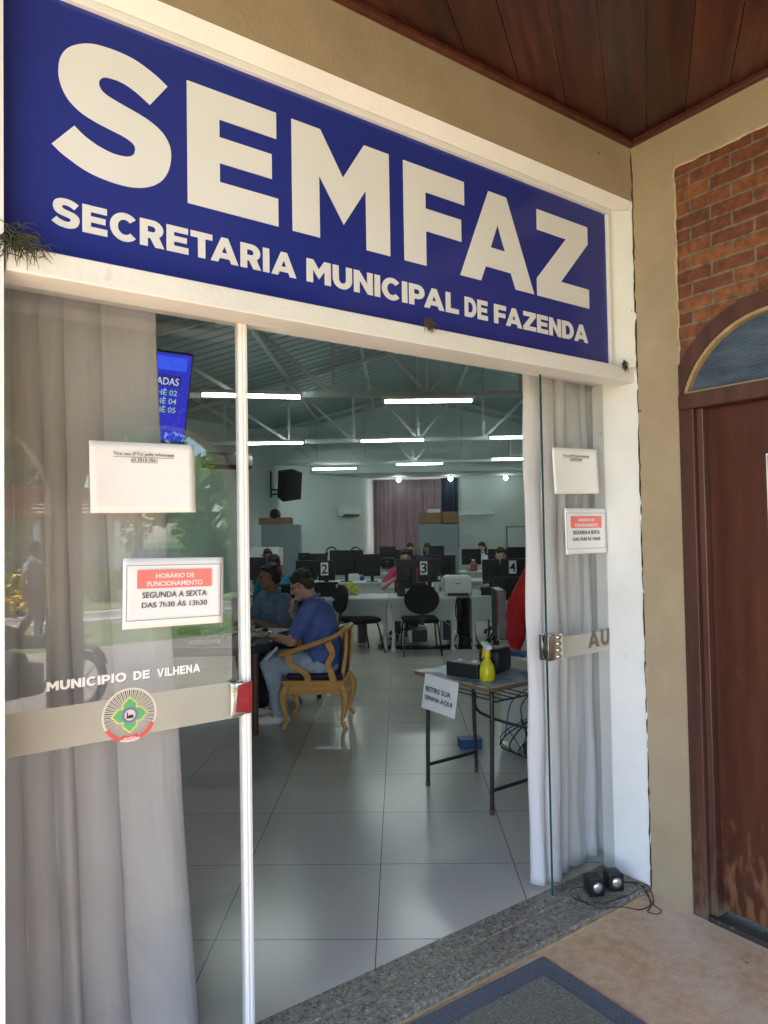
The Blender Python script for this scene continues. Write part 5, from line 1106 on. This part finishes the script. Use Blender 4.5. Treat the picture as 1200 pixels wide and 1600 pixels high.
def human(label, loc, rz, j, skin, top, bottom, hair, shoes='shoe', vox=.009, sleeve='short', style='short', s=1.0, fingers=True, group=None, collar=False, legs=True, bulk=1.0):
    """j: joints in the person's own axes, +x is the way they face"""
    t = thing('person', label, 'person', loc, rz, group); J = {k: Vector(v) for k, v in j.items()}
    B = []
    pel, ch_, nk = J['pelvis'], J['chest'], J['neck']
    B += [('c', pel + V(0, -.07, 0), .125, pel + V(0, .07, 0), .125), ('c', pel, .145, (pel + ch_) / 2, .145), ('c', (pel + ch_) / 2, .14, ch_, .15), ('c', ch_ + V(0, -.08, .03), .105, ch_ + V(0, .08, .03), .105), ('c', ch_, .11, nk, .062), ('c', nk, .060, J['head'] + (nk - J['head']) * .25, .054)]
    for q in 'lr':
        B += [('c', ch_ + (J['sh_' + q] - ch_) * .5, .08, J['sh_' + q], .060), ('c', J['sh_' + q], .056, J['el_' + q], .042), ('c', J['el_' + q], .042, J['wr_' + q], .027)]
        if legs: B += [('c', J['hip_' + q], .092, J['kn_' + q], .062), ('c', J['kn_' + q], .062, J['kn_' + q] * .55 + J['an_' + q] * .45 + V(-.02, 0, 0), .058), ('c', J['kn_' + q] * .55 + J['an_' + q] * .45 + V(-.02, 0, 0), .058, J['an_' + q], .040), ('c', J['an_' + q] + V(0, 0, -.02), .038, J['toe_' + q], .034)]
        if fingers: hand(B, J['wr_' + q], J['hd_' + q], J['pn_' + q], J.get('curl_' + q, V(.45, 0, 0)).x, 1.0, 1 if q == 'l' else -1)
        else: B.append(('c', J['wr_' + q], .03, J['wr_' + q] + J['hd_' + q].normalized() * .12, .03))
    P, m = head(B, J['head'], J['look'], J['up'], s)
    blob('body', B, skin, t, vox, 3)
    face(t, P, m, s, hair, style)
    T = [('c', pel + V(0, -.07, .02), .140, pel + V(0, .07, .02), .140), ('c', pel, .160, (pel + ch_) / 2, .162), ('c', (pel + ch_) / 2, .158, ch_, .165), ('c', ch_ + V(0, -.08, .03), .118, ch_ + V(0, .08, .03), .118), ('c', ch_, .125, nk + (ch_ - nk) * .18, .074)]
    for q in 'lr':
        e = J['el_' + q] if sleeve == 'long' else J['sh_' + q] * .28 + J['el_' + q] * .72
        T += [('c', ch_ + (J['sh_' + q] - ch_) * .5, .094, J['sh_' + q], .072 * bulk), ('c', J['sh_' + q], .072 * bulk, e, .060 * bulk)]
        if sleeve == 'long': T += [('c', e, .060 * bulk, e * .3 + J['wr_' + q] * .7, .055 * bulk), ('c', e * .3 + J['wr_' + q] * .7, .055 * bulk, J['wr_' + q], .040)]
    tp = blob('top', T, top, t, vox, 4, .009)
    if collar:
        b = nb(); n_ = nk + (ch_ - nk) * .05; dirv = (J['head'] - ch_).normalized()
        P_ = [n_ + V(math.cos(R(a)) * .066, math.sin(R(a)) * .072, -.03 * math.cos(R(a)) + .012) for a in range(0, 361, 20)]; tube(b, P_, .014, 8, 1); obj('collar', b, top, tp, True)
    if legs:
        L_ = [('c', pel + V(0, -.07, -.02), .136, pel + V(0, .07, -.02), .136)]
        for q in 'lr':
            md = J['kn_' + q] * .5 + J['an_' + q] * .5 + V(-.02, 0, 0); L_ += [('c', J['hip_' + q], .108, J['kn_' + q], .078), ('c', J['kn_' + q], .078, md, .072), ('c', md, .072, J['an_' + q] + V(0, 0, .015), .064)]
        blob('trousers', L_, bottom, t, vox, 4, .005)
        for q in 'lr':
            a, e = J['an_' + q], J['toe_' + q]; f = V(a.x, a.y, e.z); d = (V(e.x, e.y, 0) - V(a.x, a.y, 0)).normalized()
            S = [('c', f - d * .045 + V(0, 0, .008), .040, f + d * .08 + V(0, 0, .006), .043), ('c', f + d * .08, .043, f + d * .165 + V(0, 0, -.004), .035), ('c', f - d * .03 + V(0, 0, .045), .040, f + d * .02 + V(0, 0, .040), .042)]
            o = blob('shoe', S, M[shoes] if isinstance(shoes, str) else shoes, t, .007, 2)
            for v in o.data.vertices: v.co.z = max(v.co.z, e.z - .034)
    return t
def seat_pose(lean=.08, **k):
    j = dict(pelvis=(0, 0, .53), chest=(.02 + lean, 0, .86), neck=(.03 + lean * 1.5, 0, 1.05), head=(.06 + lean * 1.8, 0, 1.19), look=(1, 0, -.15), up=(0, 0, 1),
             sh_l=(.02 + lean * 1.3, .175, .97), sh_r=(.02 + lean * 1.3, -.175, .97), el_l=(.14 + lean, .24, .72), el_r=(.14 + lean, -.24, .72), wr_l=(.36 + lean, .15, .78), wr_r=(.36 + lean, -.15, .78),
             hd_l=(1, -.1, 0), hd_r=(1, .1, 0), pn_l=(0, 0, -1), pn_r=(0, 0, -1), hip_l=(.02, .10, .49), hip_r=(.02, -.10, .49), kn_l=(.44, .13, .50), kn_r=(.44, -.13, .50), an_l=(.42, .13, .10), an_r=(.42, -.13, .10), toe_l=(.54, .14, .035), toe_r=(.54, -.14, .035))
    j.update(k); return j
# the man in the blue polo: faces the table (world -x)
human('person in blue polo and light jeans reading papers, hand at chin, in the carved armchair', (-.72, 5.98, FLZ), R(180 - 3),
      seat_pose(.10, pelvis=(-.07, 0, .53), chest=(-.01, 0, .86), neck=(.035, 0, 1.035), head=(.115, .0, 1.150), look=(.90, .0, -.42), up=(.42, 0, .9), sh_l=(.02, .185, .965), sh_r=(.03, -.175, .965),
                el_l=(.17, .215, .70), wr_l=(.385, .13, .745), hd_l=(.95, -.15, .22), pn_l=(0, -.3, 1), el_r=(.15, -.17, .74), wr_r=(.215, -.035, .925), hd_r=(-.12, .15, 1), pn_r=(-1, 0, .1), curl_l=(.25, 0, 0), curl_r=(.75, 0, 0),
                hip_l=(-.04, .10, .49), hip_r=(-.04, -.10, .49), kn_l=(.375, .13, .505), kn_r=(.40, -.13, .50), an_l=(.29, .125, .105), an_r=(.37, -.13, .10), toe_l=(.40, .13, .036), toe_r=(.50, -.14, .036)),
      M['skin'], M['polo'], M['jeans'], 'hairgrey', vox=.0065, collar=True)
o = bpy.data.objects['person']; b = nb(); w0 = Vector((.36, .137, .743)); ax_ = Vector((.9, -.34, .18)).normalized()
cyl(b, w0 - ax_ * .011, w0 + ax_ * .011, .035, seg=20); obj('watch', b, M['chrome'], o, True)
p = o.matrix_basis @ Vector((.50, .10, .772)); t = thing('smartphone', 'small phone held in the polo man\'s palm', 'phone', p, R(150)); b = nb(); bx(b, -.035, .035, -.07, .07, 0, .009, .003); obj('body', b, M['black'], t); b = nb(); bx(b, -.031, .031, -.064, .064, .0092, .0102); obj('screen', b, M['paper'], t)
p = on(425, 1020, .64); t = thing('rolled_paper', 'rolled white paper held below the table edge', 'paper', (p.x, 5.75, p.z), R(10)); b = nb(); cyl(b, (-.05, 0, -.05), (.05, .03, .045), .013, .013, 14); obj('roll', b, M['paper'], t, True); b = nb(); cyl(b, (-.0515, -.0005, -.0515), (-.0495, 0, -.0495), .008, .008, 12); obj('hollow_shade', b, M['greyink'], t)  # dark disc paints the shade inside the roll's open end
# the man in the grey blue shirt, nearer the back of the table, facing the table end and the door
human('person in grey blue shirt with wristband leaning on the table, looking aside', (-1.06, 6.75, FLZ), R(222),
      seat_pose(.12, head=(.235, .02, 1.185), look=(.88, -.48, -.10), chest=(.12, 0, .86), neck=(.19, 0, 1.04), el_r=(.26, -.27, .76), wr_r=(.42, -.10, .80), hd_r=(.9, .4, .05), el_l=(.24, .26, .72), wr_l=(.44, .10, .79), curl_r=(.5, 0, 0)),
      M['skin2'], M['shirt'], M['navy'], 'hair', shoes=M['black'], vox=.0075, collar=True)
o = bpy.data.objects['person.001']; b = nb(); cyl(b, (.385, -.136, .792), (.405, -.115, .796), .034, seg=16); obj('wristband', b, M['black'], o, True)
# a plain pale armchair of the second man and the teal man's chair
def swivel(loc, rz, label, m=None):
    t = thing('office_chair', label, 'chair', loc, rz, 'dark office chairs of the clerks'); m = m or M['blackfab']
    b = nb(); box(b, (0, 0, .445), (.46, .46, .07), bev=.03, seg=3); obj('seat', b, m, t, True)
    b = nb(); box(b, (-.23, 0, .75), (.06, .42, .42), Euler((0, R(-8), 0)), bev=.028, seg=3); obj('backrest', b, m, t, True)
    b = nb(); cyl(b, (0, 0, .08), (0, 0, .41), .028); bar(b, (-.05, 0, .40), (-.235, 0, .55), .05, .02); obj('column', b, M['blackmetal'], t)
    b = nb()
    for k in range(5): a = 2 * math.pi * k / 5; bar(b, (0, 0, .085), (.27 * math.cos(a), .27 * math.sin(a), .06), .035, .025); ball(b, (.27 * math.cos(a), .27 * math.sin(a), .028), .028, u=10, v=8)
    obj('star_base', b, M['black'], t); return t
sw0 = swivel(Vector((-1.06, 6.75, FLZ)), R(222), 'dark office chair under the man in the grey blue shirt')
def clerk(label, px, py, Y, rz, top, skin='skin2', style='short', hair='hair', chairlabel=None, **k):
    """head centre under the pixel at depth Y"""
    p = at(px, py, Y); base = Vector((p.x - .13 * math.cos(rz), Y - .13 * math.sin(rz), FLZ)); dz = p.z - FLZ - 1.20
    j = seat_pose(.04, **k)
    human(label, (base.x, base.y, FLZ), rz, {a: tuple(b) for a, b in j.items()}, M[skin], top, M['navy'], hair, shoes=M['black'], vox=.012, style=style, fingers=True, group=None)
    dup(sw0, base, rz, chairlabel or 'dark office chair under the ' + label.replace('person', 'clerk', 1)[:70])
clerk('person in teal shirt seen from behind at the white desk', 428, 886, 9.1, R(112), M['teal'], chairlabel='dark office chair under the teal shirted person')
clerk('person in pink top leaning an elbow on the counter behind the monitors', 634, 893, 10.75, R(-95), M['pinkcloth'], 'skin', el_r=(.36, -.33, .76), wr_r=(.40, -.12, .90), hd_r=(.2, .5, .8), chairlabel='dark office chair under the pink topped person')
clerk('person in white top with tied back hair at the rear desk', 753, 868, 16.0, R(-120), M['whitecloth'], 'skin', 'long', chairlabel='dark office chair under the white topped person')
clerk('person with black hair before the edge of the mauve curtain', 641, 866, 16.3, R(-90), M['navy'], 'skin', chairlabel='dark office chair at the rear desk before the mauve curtain')
clerk('person with bushy dark hair before the grey cabinet', 668, 871, 15.9, R(-100), M['navy'], 'skin2', 'long', chairlabel='dark office chair before the grey cabinet')
clerk('person behind the desk marked 4, forehead above the monitors', 783, 886, 10.8, R(-90), M['navy'], 'skin', chairlabel='dark office chair behind the number 4 card')
clerk('person behind the copier near the grey cabinet', 418, 868, 12.6, R(-80), M['redcloth'], 'skin2', chairlabel='dark office chair beside the white copier')

# the person in the red sweater, leaning at the reception desk behind the curtain
human('person in red sweater leaning forward behind the curtain by the ticket desk', (1.26, 5.22, FLZ), R(200),
      dict(pelvis=(-.06, 0, .92), chest=(.02, 0, 1.22), neck=(.07, 0, 1.42), head=(.11, 0, 1.55), look=(1, 0, -.5), up=(.3, 0, 1), sh_l=(.12, .20, 1.33), sh_r=(.12, -.19, 1.33), el_l=(.36, .29, 1.00), el_r=(.30, -.25, 1.01), wr_l=(.40, .22, .76), wr_r=(.36, -.20, .71), hd_l=(.3, -.2, -1), hd_r=(.3, .1, -1), pn_l=(-1, 0, 0), pn_r=(-1, 0, 0),
           hip_l=(-.06, .10, .88), hip_r=(-.06, -.10, .88), kn_l=(.0, .12, .48), kn_r=(.0, -.12, .48), an_l=(-.06, .12, .10), an_r=(-.06, -.12, .10), toe_l=(.08, .13, .035), toe_r=(.08, -.13, .035)),
      M['skin2'], M['redcloth'], M['navy'], 'hair', shoes=M['black'], vox=.0085, sleeve='long', bulk=1.35)

# ------------------------------------------------------------------ ticket desk by the door
p0, p1, p2 = Vector((.152, 4.43)), Vector((.49, 3.977)), Vector((.487, 4.689))
ux = (p1 - p0).normalized(); RZD = math.atan2(ux.y, ux.x); vy = Vector((-ux.y, ux.x)); cen = (p0 + p1) / 2 + vy * .21
td = thing('school_desk', 'small school desk with worn pale top and black tube frame by the curtain', 'desk', (cen.x, cen.y, FLZ), RZD)
hx, hy = .283, .205; HT = .715
b = nb(); box(b, (0, 0, HT), (.66, .52, .004), bev=.0015); obj('laminate', b, mat('worn_laminate', (.50, .55, .56), .35, .1, 6, col2=(.08, .22, .34), scale2=9, thr=(.52, .60)), td)
b = nb(); box(b, (0, 0, HT - .0125), (.665, .525, .020), bev=.005); obj('board', b, mat('chipboard_edge', (.20, .12, .065), .7, .2, 30), td)
for sx in (-1, 1):
    for sy in (-1, 1):
        b = nb(); tube(b, [(sx * (hx - .02), sy * (hy - .03), HT - .03), (sx * hx, sy * (hy - .015), HT - .12), (sx * hx, sy * hy, .012)], .0125, 10, 4); leg = obj('leg', b, M['blackmetal'], td, True)
        b = nb(); cyl(b, (sx * hx, sy * hy, 0), (sx * hx, sy * hy, .028), .0145, seg=12); obj('foot_cap', b, M['legwood'], leg)
    b = nb(); tube(b, [(sx * hx, -hy, .13), (sx * hx, hy, .13)], .011, 8, 1); obj('foot_rail', b, M['blackmetal'], td, True); b = nb(); tube(b, [(sx * (hx - .02), -hy + .03, HT - .035), (sx * (hx - .02), hy - .03, HT - .035)], .011, 8, 1); obj('side_rail', b, M['blackmetal'], td, True)
b = nb(); tube(b, [(-hx, hy, HT - .20), (-hx + .05, hy, HT - .32), (hx - .05, hy, HT - .32), (hx, hy, HT - .20)], .010, 8, 4); obj('rear_rail', b, M['blackmetal'], td, True); b = nb(); tube(b, [(-hx - .01, -hy + .05, HT - .05), (-hx - .035, -hy + .02, HT - .12), (-hx - .035, -hy + .01, HT - .22), (-hx - .004, -hy + .02, HT - .20)], .008, 8, 4); obj('hook_rail', b, M['blackmetal'], td, True)
b = nb()
for k in range(5): tube(b, [(-hx + .02, -hy + .06 + k * .07, HT - .10), (hx - .02, -hy + .06 + k * .07, HT - .10)], .004, 6, 1)
tube(b, [(-hx + .01, -hy + .05, HT - .10), (-hx + .01, hy - .05, HT - .10)], .005, 6, 1); tube(b, [(hx - .01, -hy + .05, HT - .10), (hx - .01, hy - .05, HT - .10)], .005, 6, 1); obj('book_basket', b, M['blackmetal'], td, True)
TOP = FLZ + HT + .003
def ondesk(lx, ly): v = ux * lx + vy * ly; return Vector((cen.x + v.x, cen.y + v.y, TOP))
nt2 = thing('ticket_notice', 'white page hung over the ticket desk edge asking to take a number', 'notice', ondesk(-.075, -.268), RZD)
b = nb(); sheet(b, -.155, .155, -.215, -.004, .006, .02, seed=8); sh2 = obj('sheet', b, M['paper'], nt2, True); nt2.rotation_euler = (R(-3), R(1.5), RZD)
b = nb(); bx(b, -.135, .165, -.004, .14, -.0005, .0012); obj('folded_top', b, M['paper'], nt2)
text('printed_line', 'RETIRE SUA', M['ink'], sh2, (0, -.0100, -.105), width=.225, height=.031, bold=.004); text('printed_line', 'SENHA AQUI', M['ink'], sh2, (.005, -.0105, -.160), width=.25, height=.031, bold=.004)
pr = thing('ticket_printer', 'black rounded ticket printer at the back of the school desk', 'printer', ondesk(.02, .10), RZD + R(20))
b = nb(); box(b, (0, 0, .075), (.15, .19, .15), bev=.035, seg=4); obj('casing', b, M['black'], pr, True); b = nb(); bx(b, -.05, .05, -.10, -.094, .05, .065); bx(b, -.045, .045, -.115, -.09, .035, .047); obj('paper_slot', b, M['mdark'], pr)
bk = thing('button_box', 'black box with printed pale top at the front of the school desk', 'box', ondesk(.01, -.12), RZD + R(12))
b = nb(); bx(b, -.115, .115, -.06, .06, 0, .082, .004); obj('casing', b, M['black'], bk); b = nb(); bx(b, -.10, -.01, -.05, .05, .0822, .084); bx(b, .0, .10, -.05, .05, .0822, .084); obj('label_plate', b, mat('plate', (.25, .30, .27), .4, .4, 40), bk)
for x in (-.055, .05): 
    b = nb(); cyl(b, (x, 0, .084), (x, 0, .094), .016); obj('button', b, M['whitep'], bk)
sb = thing('spray_bottle', 'yellow spray bottle with white trigger head on the school desk', 'bottle', ondesk(.185, -.125), RZD + R(160))
b = nb(); lathe(b, [(.040, 0), (.046, .012), (.046, .055), (.041, .085), (.024, .115), (.016, .130), (.016, .142)], seg=24); obj('bottle', b, M['liquid'], sb, True)
b = nb(); lathe(b, [(.020, .138), (.020, .168), (.015, .172)], seg=18); obj('collar', b, M['yelplastic'], sb, True)
b = nb(); prism(b, [(-.045, -.012, .185), (-.035, -.012, .205), (.02, -.012, .222), (.055, -.012, .218), (.06, -.012, .203), (.015, -.012, .190), (.012, -.012, .170), (-.012, -.012, .170), (-.014, -.012, .186)], (0, 0, 0), (0, .024, 0)); obj('spray_head', b, M['whitep'], sb)
b = nb(); tube(b, [(.028, 0, .196), (.045, 0, .165), (.060, 0, .135), (.072, 0, .115)], [.010, .009, .007, .004], 8, 4, rz=.8); cyl(b, (.055, 0, .211), (.070, 0, .211), .009); obj('trigger', b, M['yelplastic'], sb, True)
b = nb(); tube(b, [(0, 0, .01), (.004, 0, .08), (0, 0, .14)], .0025, 6, 3); obj('dip_tube', b, M['whitep'], sb)
lp = thing('blue_clipboard', 'blue board lying at the far end of the school desk', 'board', ondesk(-.02, .27) + Vector((.05, .10, .06)), RZD); b = nb(); bx(b, -.16, .12, -.05, .07, 0, .02, .004); obj('board', b, M['bluecloth'], lp); b = nb(); bx(b, -.05, .05, -.045, -.03, .0205, .03); obj('clip', b, M['mdark'], lp)
# reception counter behind the ticket desk: white side panel, top, sockets, cables
rc = thing('reception_desk', 'white reception desk panel behind the black ticket desk frame', 'desk', (cen.x + .60, cen.y + 1.05, FLZ), RZD + R(0))
rc.location = (1.02, 4.95, FLZ)
b = nb(); bx(b, -.45, .75, -.012, .012, .02, .62); obj('side_panel', b, M['desk'], rc); b = nb(); bx(b, -.47, .78, -.03, .55, .622, .65, .004); obj('top', b, M['desk'], rc)
b = nb(); bx(b, .72, .75, .02, .5, .02, .62); obj('leg', b, M['desk'], rc)
b = nb(); bx(b, -.17, -.05, -.030, -.0125, .36, .58, .006); so = obj('socket_box', b, M['whitep'], rc); b = nb(); bx(b, -.12, -.04, -.055, -.0305, .43, .48, .006); bx(b, -.13, -.06, -.05, -.0305, .50, .54, .006); obj('plug', b, M['black'], so)
b = nb(); random.seed(31)
for k in range(11):
    o_ = Vector((1.02, 4.95, 0)); X = lambda s, d, z: o_ + Vector((ux.x * s - vy.x * d, ux.y * s - vy.y * d, z))
    s0 = random.uniform(-.25, .15); s1 = random.uniform(-.3, .3)
    tube(b, [X(s0 * .5, .06, .50), X(s0, .09 + random.uniform(0, .06), .38), X(s1, .12 + random.uniform(0, .1), .18), X(s1 + random.uniform(-.1, .1), .16, .06), X(s0 + .1, .12, .05), X(s0 - .05, .1, .16 + random.uniform(0, .2))], random.uniform(.003, .006), 6, 6)
o = obj('cable_tangle', b, M['black'], None, True); tag(o, 'tangled black power cables under the ticket desk by the curtain', 'cables')
pb = on(812, 1195); t = thing('cable_bag', 'black soft bag on the tiles under the ticket desk', 'bag', (1.0, 4.66, FLZ), RZD); b = nb(); ball(b, (0, 0, .10), (.26, .13, .11))
for v in b.verts: v.co += Vector((random.uniform(-.012, .012), random.uniform(-.012, .012), random.uniform(-.01, .012)))
for v in b.verts: v.co.z = max(v.co.z, 0)
obj('body', b, M['blackfab'], t); b = nb(); tube(b, [(-.12, -.1, .15), (-.05, -.16, .22), (.06, -.16, .21), (.12, -.1, .15)], .010, 6, 5); obj('strap', b, M['black'], t)
p = on(738, 1178); t = thing('blue_box', 'small blue box on the tiles behind the ticket desk leg', 'box', (p.x, p.y + .15, FLZ), R(10)); b = nb(); bx(b, -.08, .08, -.05, .05, 0, .06, .004); obj('tray', b, M['bluecloth'], t); b = nb(); bx(b, -.085, .085, -.055, .055, .061, .072, .003); obj('lid', b, M['bluecloth'], t)
# ------------------------------------------------------------------ the garden the door glass mirrors
def strip(name, m, x0, x1, y0, y1, z0, z1): return fslab(name, m, x0, x1, y0, y1, z0, z1)
strip('garden_path', M['path'], -30, 40, -14.0, -12.6, -.3, -.130)
strip('garden_path', M['path'], -30, 40, -22.0, -20.6, -.3, -.130)
b = nb(); bx(b, -30, 40, -12.595, -12.45, -.3, -.03); bx(b, -30, 40, -14.15, -14.005, -.3, -.03); bx(b, -30, 40, -20.595, -20.45, -.3, -.03); o = obj('path_kerb', b, mat('kerb_white', (.75, .73, .68), .8)); place(o, F(0, 0), A); o['kind'] = 'structure'
def foliage(b, c, rad, n, s, seed, clumps=14):
    rnd = random.Random(seed); cl = []
    for _ in range(clumps):
        while True:
            p = Vector((rnd.uniform(-1, 1), rnd.uniform(-1, 1), rnd.uniform(-1, 1)))
            if p.length < 1: break
        cl.append((p, rnd.uniform(.22, .42)))
    for i in range(n):
        p, r = cl[i % clumps]; d = Vector((rnd.gauss(0, 1), rnd.gauss(0, 1), rnd.gauss(0, 1))).normalized() * r * rnd.uniform(.5, 1.05)
        q = p + d; pos = Vector((c[0] + q.x * rad[0], c[1] + q.y * rad[1], max(c[2] + q.z * rad[2], .0)))
        a = Vector((rnd.gauss(0, 1), rnd.gauss(0, 1), rnd.gauss(0, 1))).normalized(); e = a.orthogonal().normalized(); k = s * rnd.uniform(.6, 1.3); f = a.cross(e)
        quad(b, pos - e * k * .5, pos + f * k * .35, pos + e * k * .6, pos - f * k * .35)
def tree(fx, fy, h, rad, label, m, n, seed, trunk=.14, zc=None, leaf=.28):
    t = thing('garden_tree', label, 'tree', F(fx, fy, -.14), 0, None); zc = zc or h - rad[2]
    b = nb(); tube(b, [(0, 0, 0), (.05, .04, zc * .4), (-.04, .06, zc * .8), (.03, 0, zc * 1.1)], [trunk, trunk * .8, trunk * .6, trunk * .35], 9, 4)
    rnd = random.Random(seed)
    for k in range(7):
        a = rnd.uniform(0, 6.28); tube(b, [(0, .03, zc * rnd.uniform(.55, .9)), (math.cos(a) * rad[0] * .4, math.sin(a) * rad[1] * .4, zc), (math.cos(a) * rad[0] * .8, math.sin(a) * rad[1] * .8, zc + rad[2] * rnd.uniform(-.2, .5))], [trunk * .45, trunk * .3, trunk * .1], 6, 3)
    obj('trunk', b, M['bark'], t, True)
    b = nb(); foliage(b, (0, 0, zc), rad, n, leaf, seed, 22); obj('crown', b, m, t); return t
tree(5.7, -19.2, 5.4, (2.1, 1.8, 2.5), 'leafy green tree on the lawn beside the grey board fence', M['leaf2'], 9000, 3, leaf=.20, zc=2.6)
tree(1.0, -42, 8.5, (4.5, 3, 3.2), 'broad tree rising behind the red roofed house', M['leaf1'], 6000, 5, .25, leaf=.40)
tree(9.5, -40, 9.0, (4.0, 3, 3.6), 'tall tree beyond the fence, farther from the house', M['leaf1'], 6000, 6, .25, leaf=.40)
tree(-7, -40, 8.0, (4.5, 3, 3.0), 'dark tree at the far end of the red roofed house', M['leaf1'], 5000, 8, .25, leaf=.40)
t = thing('flower_hedge', 'green hedge dotted with yellow blossom beside the path', 'hedge', F(-1.4, -15.2, -.14), A)
b = nb(); foliage(b, (0, 0, .62), (2.2, .75, .72), 7000, .12, 12, 26); obj('leaves', b, M['leaf2'], t); b = nb(); foliage(b, (0, .1, .74), (2.2, .80, .74), 2400, .11, 13, 26); obj('blossom', b, M['petal'], t)
b = nb(); 
for k in range(9): tube(b, [(-1.8 + k * .45, 0, 0), (-1.75 + k * .45, .05, .5)], .02, 6, 1)
obj('stems', b, M['bark'], t)
t = thing('flower_hedge', 'low green bush without blossom in front of the house post', 'hedge', F(2.3, -18.2, -.14), A); b = nb(); foliage(b, (0, 0, .5), (.9, .7, .6), 2500, .12, 17, 14); obj('leaves', b, M['leaf2'], t); b = nb(); tube(b, [(0, 0, 0), (0, 0, .5)], .03, 6, 1); obj('stems', b, M['bark'], t)
hs = thing('house', 'low cream house with red tiled roof and white veranda posts across the garden', 'house', F(-1, -32, -.14), A)
b = nb(); bx(b, -8, 7, -5, 0, 0, 2.75); obj('wall', b, M['house'], hs)
b = nb()
for i in range(9):                                                     # stepped tile courses
    y = 1.9 - i * .55; z = 2.55 + i * .19; bx(b, -8.6, 7.6, y - .60, y, z, z + .09)
for i in range(9): y = -6.9 + i * .55; z = 2.55 + i * .19; bx(b, -8.6, 7.6, y, y + .60, z, z + .088)
obj('roof', b, M['roofred'], hs)
for x in (-7, -3.5, 0, 3.5, 6.8): b = nb(); bx(b, x - .12, x + .12, 1.4, 1.64, 0, 2.6); obj('post', b, M['alu'], hs)
for x in (-5.2, -1.6, 2.0): b = nb(); bx(b, x - .6, x + .6, .005, .05, .95, 2.0); w1 = obj('window', b, M['mdark'], hs); b = nb(); bx(b, x - .68, x + .68, .003, .07, .85, .945); obj('sill', b, M['alu'], w1)
b = nb(); bx(b, 4.3, 5.2, .005, .05, 0, 2.1); obj('door', b, M['doorwood'], hs)
fn = thing('board_fence', 'grey horizontal board fence behind the garden tree', 'fence', F(10, -25.5, -.14), A)
b = nb()
for k in range(8): bx(b, -5, 7, -.02, .0, .05 + k * .15, .05 + k * .15 + .14)
obj('boards', b, M['board'], fn)
for k in range(6): b = nb(); bx(b, -4.9 + k * 2.3, -4.8 + k * 2.3, -.10, -.021, 0, 1.3); obj('post', b, M['board'], fn)
# parked motorcycle just outside the arches
mc = thing('motorcycle', 'black motorcycle with chrome bars parked outside the porch arches', 'motorcycle', F(-1.75, -5.0, -.125), A + R(158))
for x in (-.62, .62):
    b = nb(); P = [(x + .27 * math.cos(R(a)), 0, .30 + .27 * math.sin(R(a))) for a in range(0, 361, 15)]; tube(b, P, .045, 8, 1); wl = obj('wheel', b, M['black'], mc, True)
    b = nb(); cyl(b, (x, -.05, .30), (x, .05, .30), .05)
    for k in range(10): a = R(36 * k); cyl(b, (x, 0, .30), (x + .24 * math.cos(a), 0, .30 + .24 * math.sin(a)), .006, seg=6)
    obj('rim', b, M['chrome'], wl)
b = nb(); tube(b, [(-.55, 0, .78), (-.25, 0, .76), (.02, 0, .78)], [.10, .12, .10], 10, 4, rz=.55); obj('seat', b, M['blackfab'], mc, True)
b = nb(); ball(b, (.22, 0, .84), (.24, .13, .13)); obj('tank', b, M['navy'], mc, True)
b = nb(); bx(b, -.2, .25, -.12, .12, .28, .58, .05); cyl(b, (.05, -.1, .62), (.05, .1, .62), .08); obj('engine', b, M['mdark'], mc)
b = nb(); tube(b, [(.62, -.07, .30), (.50, -.07, .70), (.42, -.05, .98)], .018, 8, 2); tube(b, [(.62, .07, .30), (.50, .07, .70), (.42, .05, .98)], .018, 8, 2)
tube(b, [(.42, -.05, .98), (.42, .05, .98)], .018, 8, 1); obj('fork', b, M['chrome'], mc, True)
b = nb(); tube(b, [(.22, -.36, 1.06), (.38, -.20, 1.08), (.42, 0, 1.0), (.38, .20, 1.08), (.22, .36, 1.06)], .013, 8, 4); obj('handlebar', b, M['chrome'], mc, True)
b = nb(); ball(b, (.54, 0, .88), (.07, .085, .085)); obj('headlight', b, M['chrome'], mc, True)
b = nb(); tube(b, [(.1, .16, .32), (-.3, .17, .30), (-.75, .17, .42)], [.025, .035, .045], 8, 3); obj('exhaust', b, M['chrome'], mc, True)
b = nb(); tube(b, [(-.9, 0, .45), (-.78, 0, .62), (-.55, 0, .66)], [.06, .08, .06], 8, 3, rz=.4); obj('mudguard', b, M['black'], mc, True)
for s in (-1, 1): b = nb(); tube(b, [(.30, s * .26, 1.07), (.33, s * .30, 1.25)], .006, 6, 1); ball(b, (.33, s * .31, 1.28), (.012, .06, .04)); obj('mirror', b, M['black'], mc, True)
human('person in grey shirt walking on the lawn, mirrored in the door glass', F(-.7, -10.9, -.14), A + R(20),
      dict(pelvis=(0, 0, .92), chest=(.01, 0, 1.25), neck=(.02, 0, 1.44), head=(.04, 0, 1.57), look=(1, 0, -.1), up=(0, 0, 1), sh_l=(.0, .18, 1.36), sh_r=(0, -.18, 1.36), el_l=(-.10, .25, 1.10), el_r=(.10, -.25, 1.10), wr_l=(-.08, .26, .86), wr_r=(.26, -.22, .95), hd_l=(.1, 0, -1), hd_r=(.8, 0, -.5), pn_l=(0, -1, 0), pn_r=(0, 1, 0),
           hip_l=(0, .09, .88), hip_r=(0, -.09, .88), kn_l=(.14, .10, .50), kn_r=(-.02, -.10, .48), an_l=(.10, .10, .10), an_r=(-.22, -.10, .14), toe_l=(.24, .11, .035), toe_r=(-.10, -.11, .06)), M['skin2'], mat('grey_knit', (.26, .27, .30), .85), M['navy'], 'hair', shoes=M['black'], vox=.013)
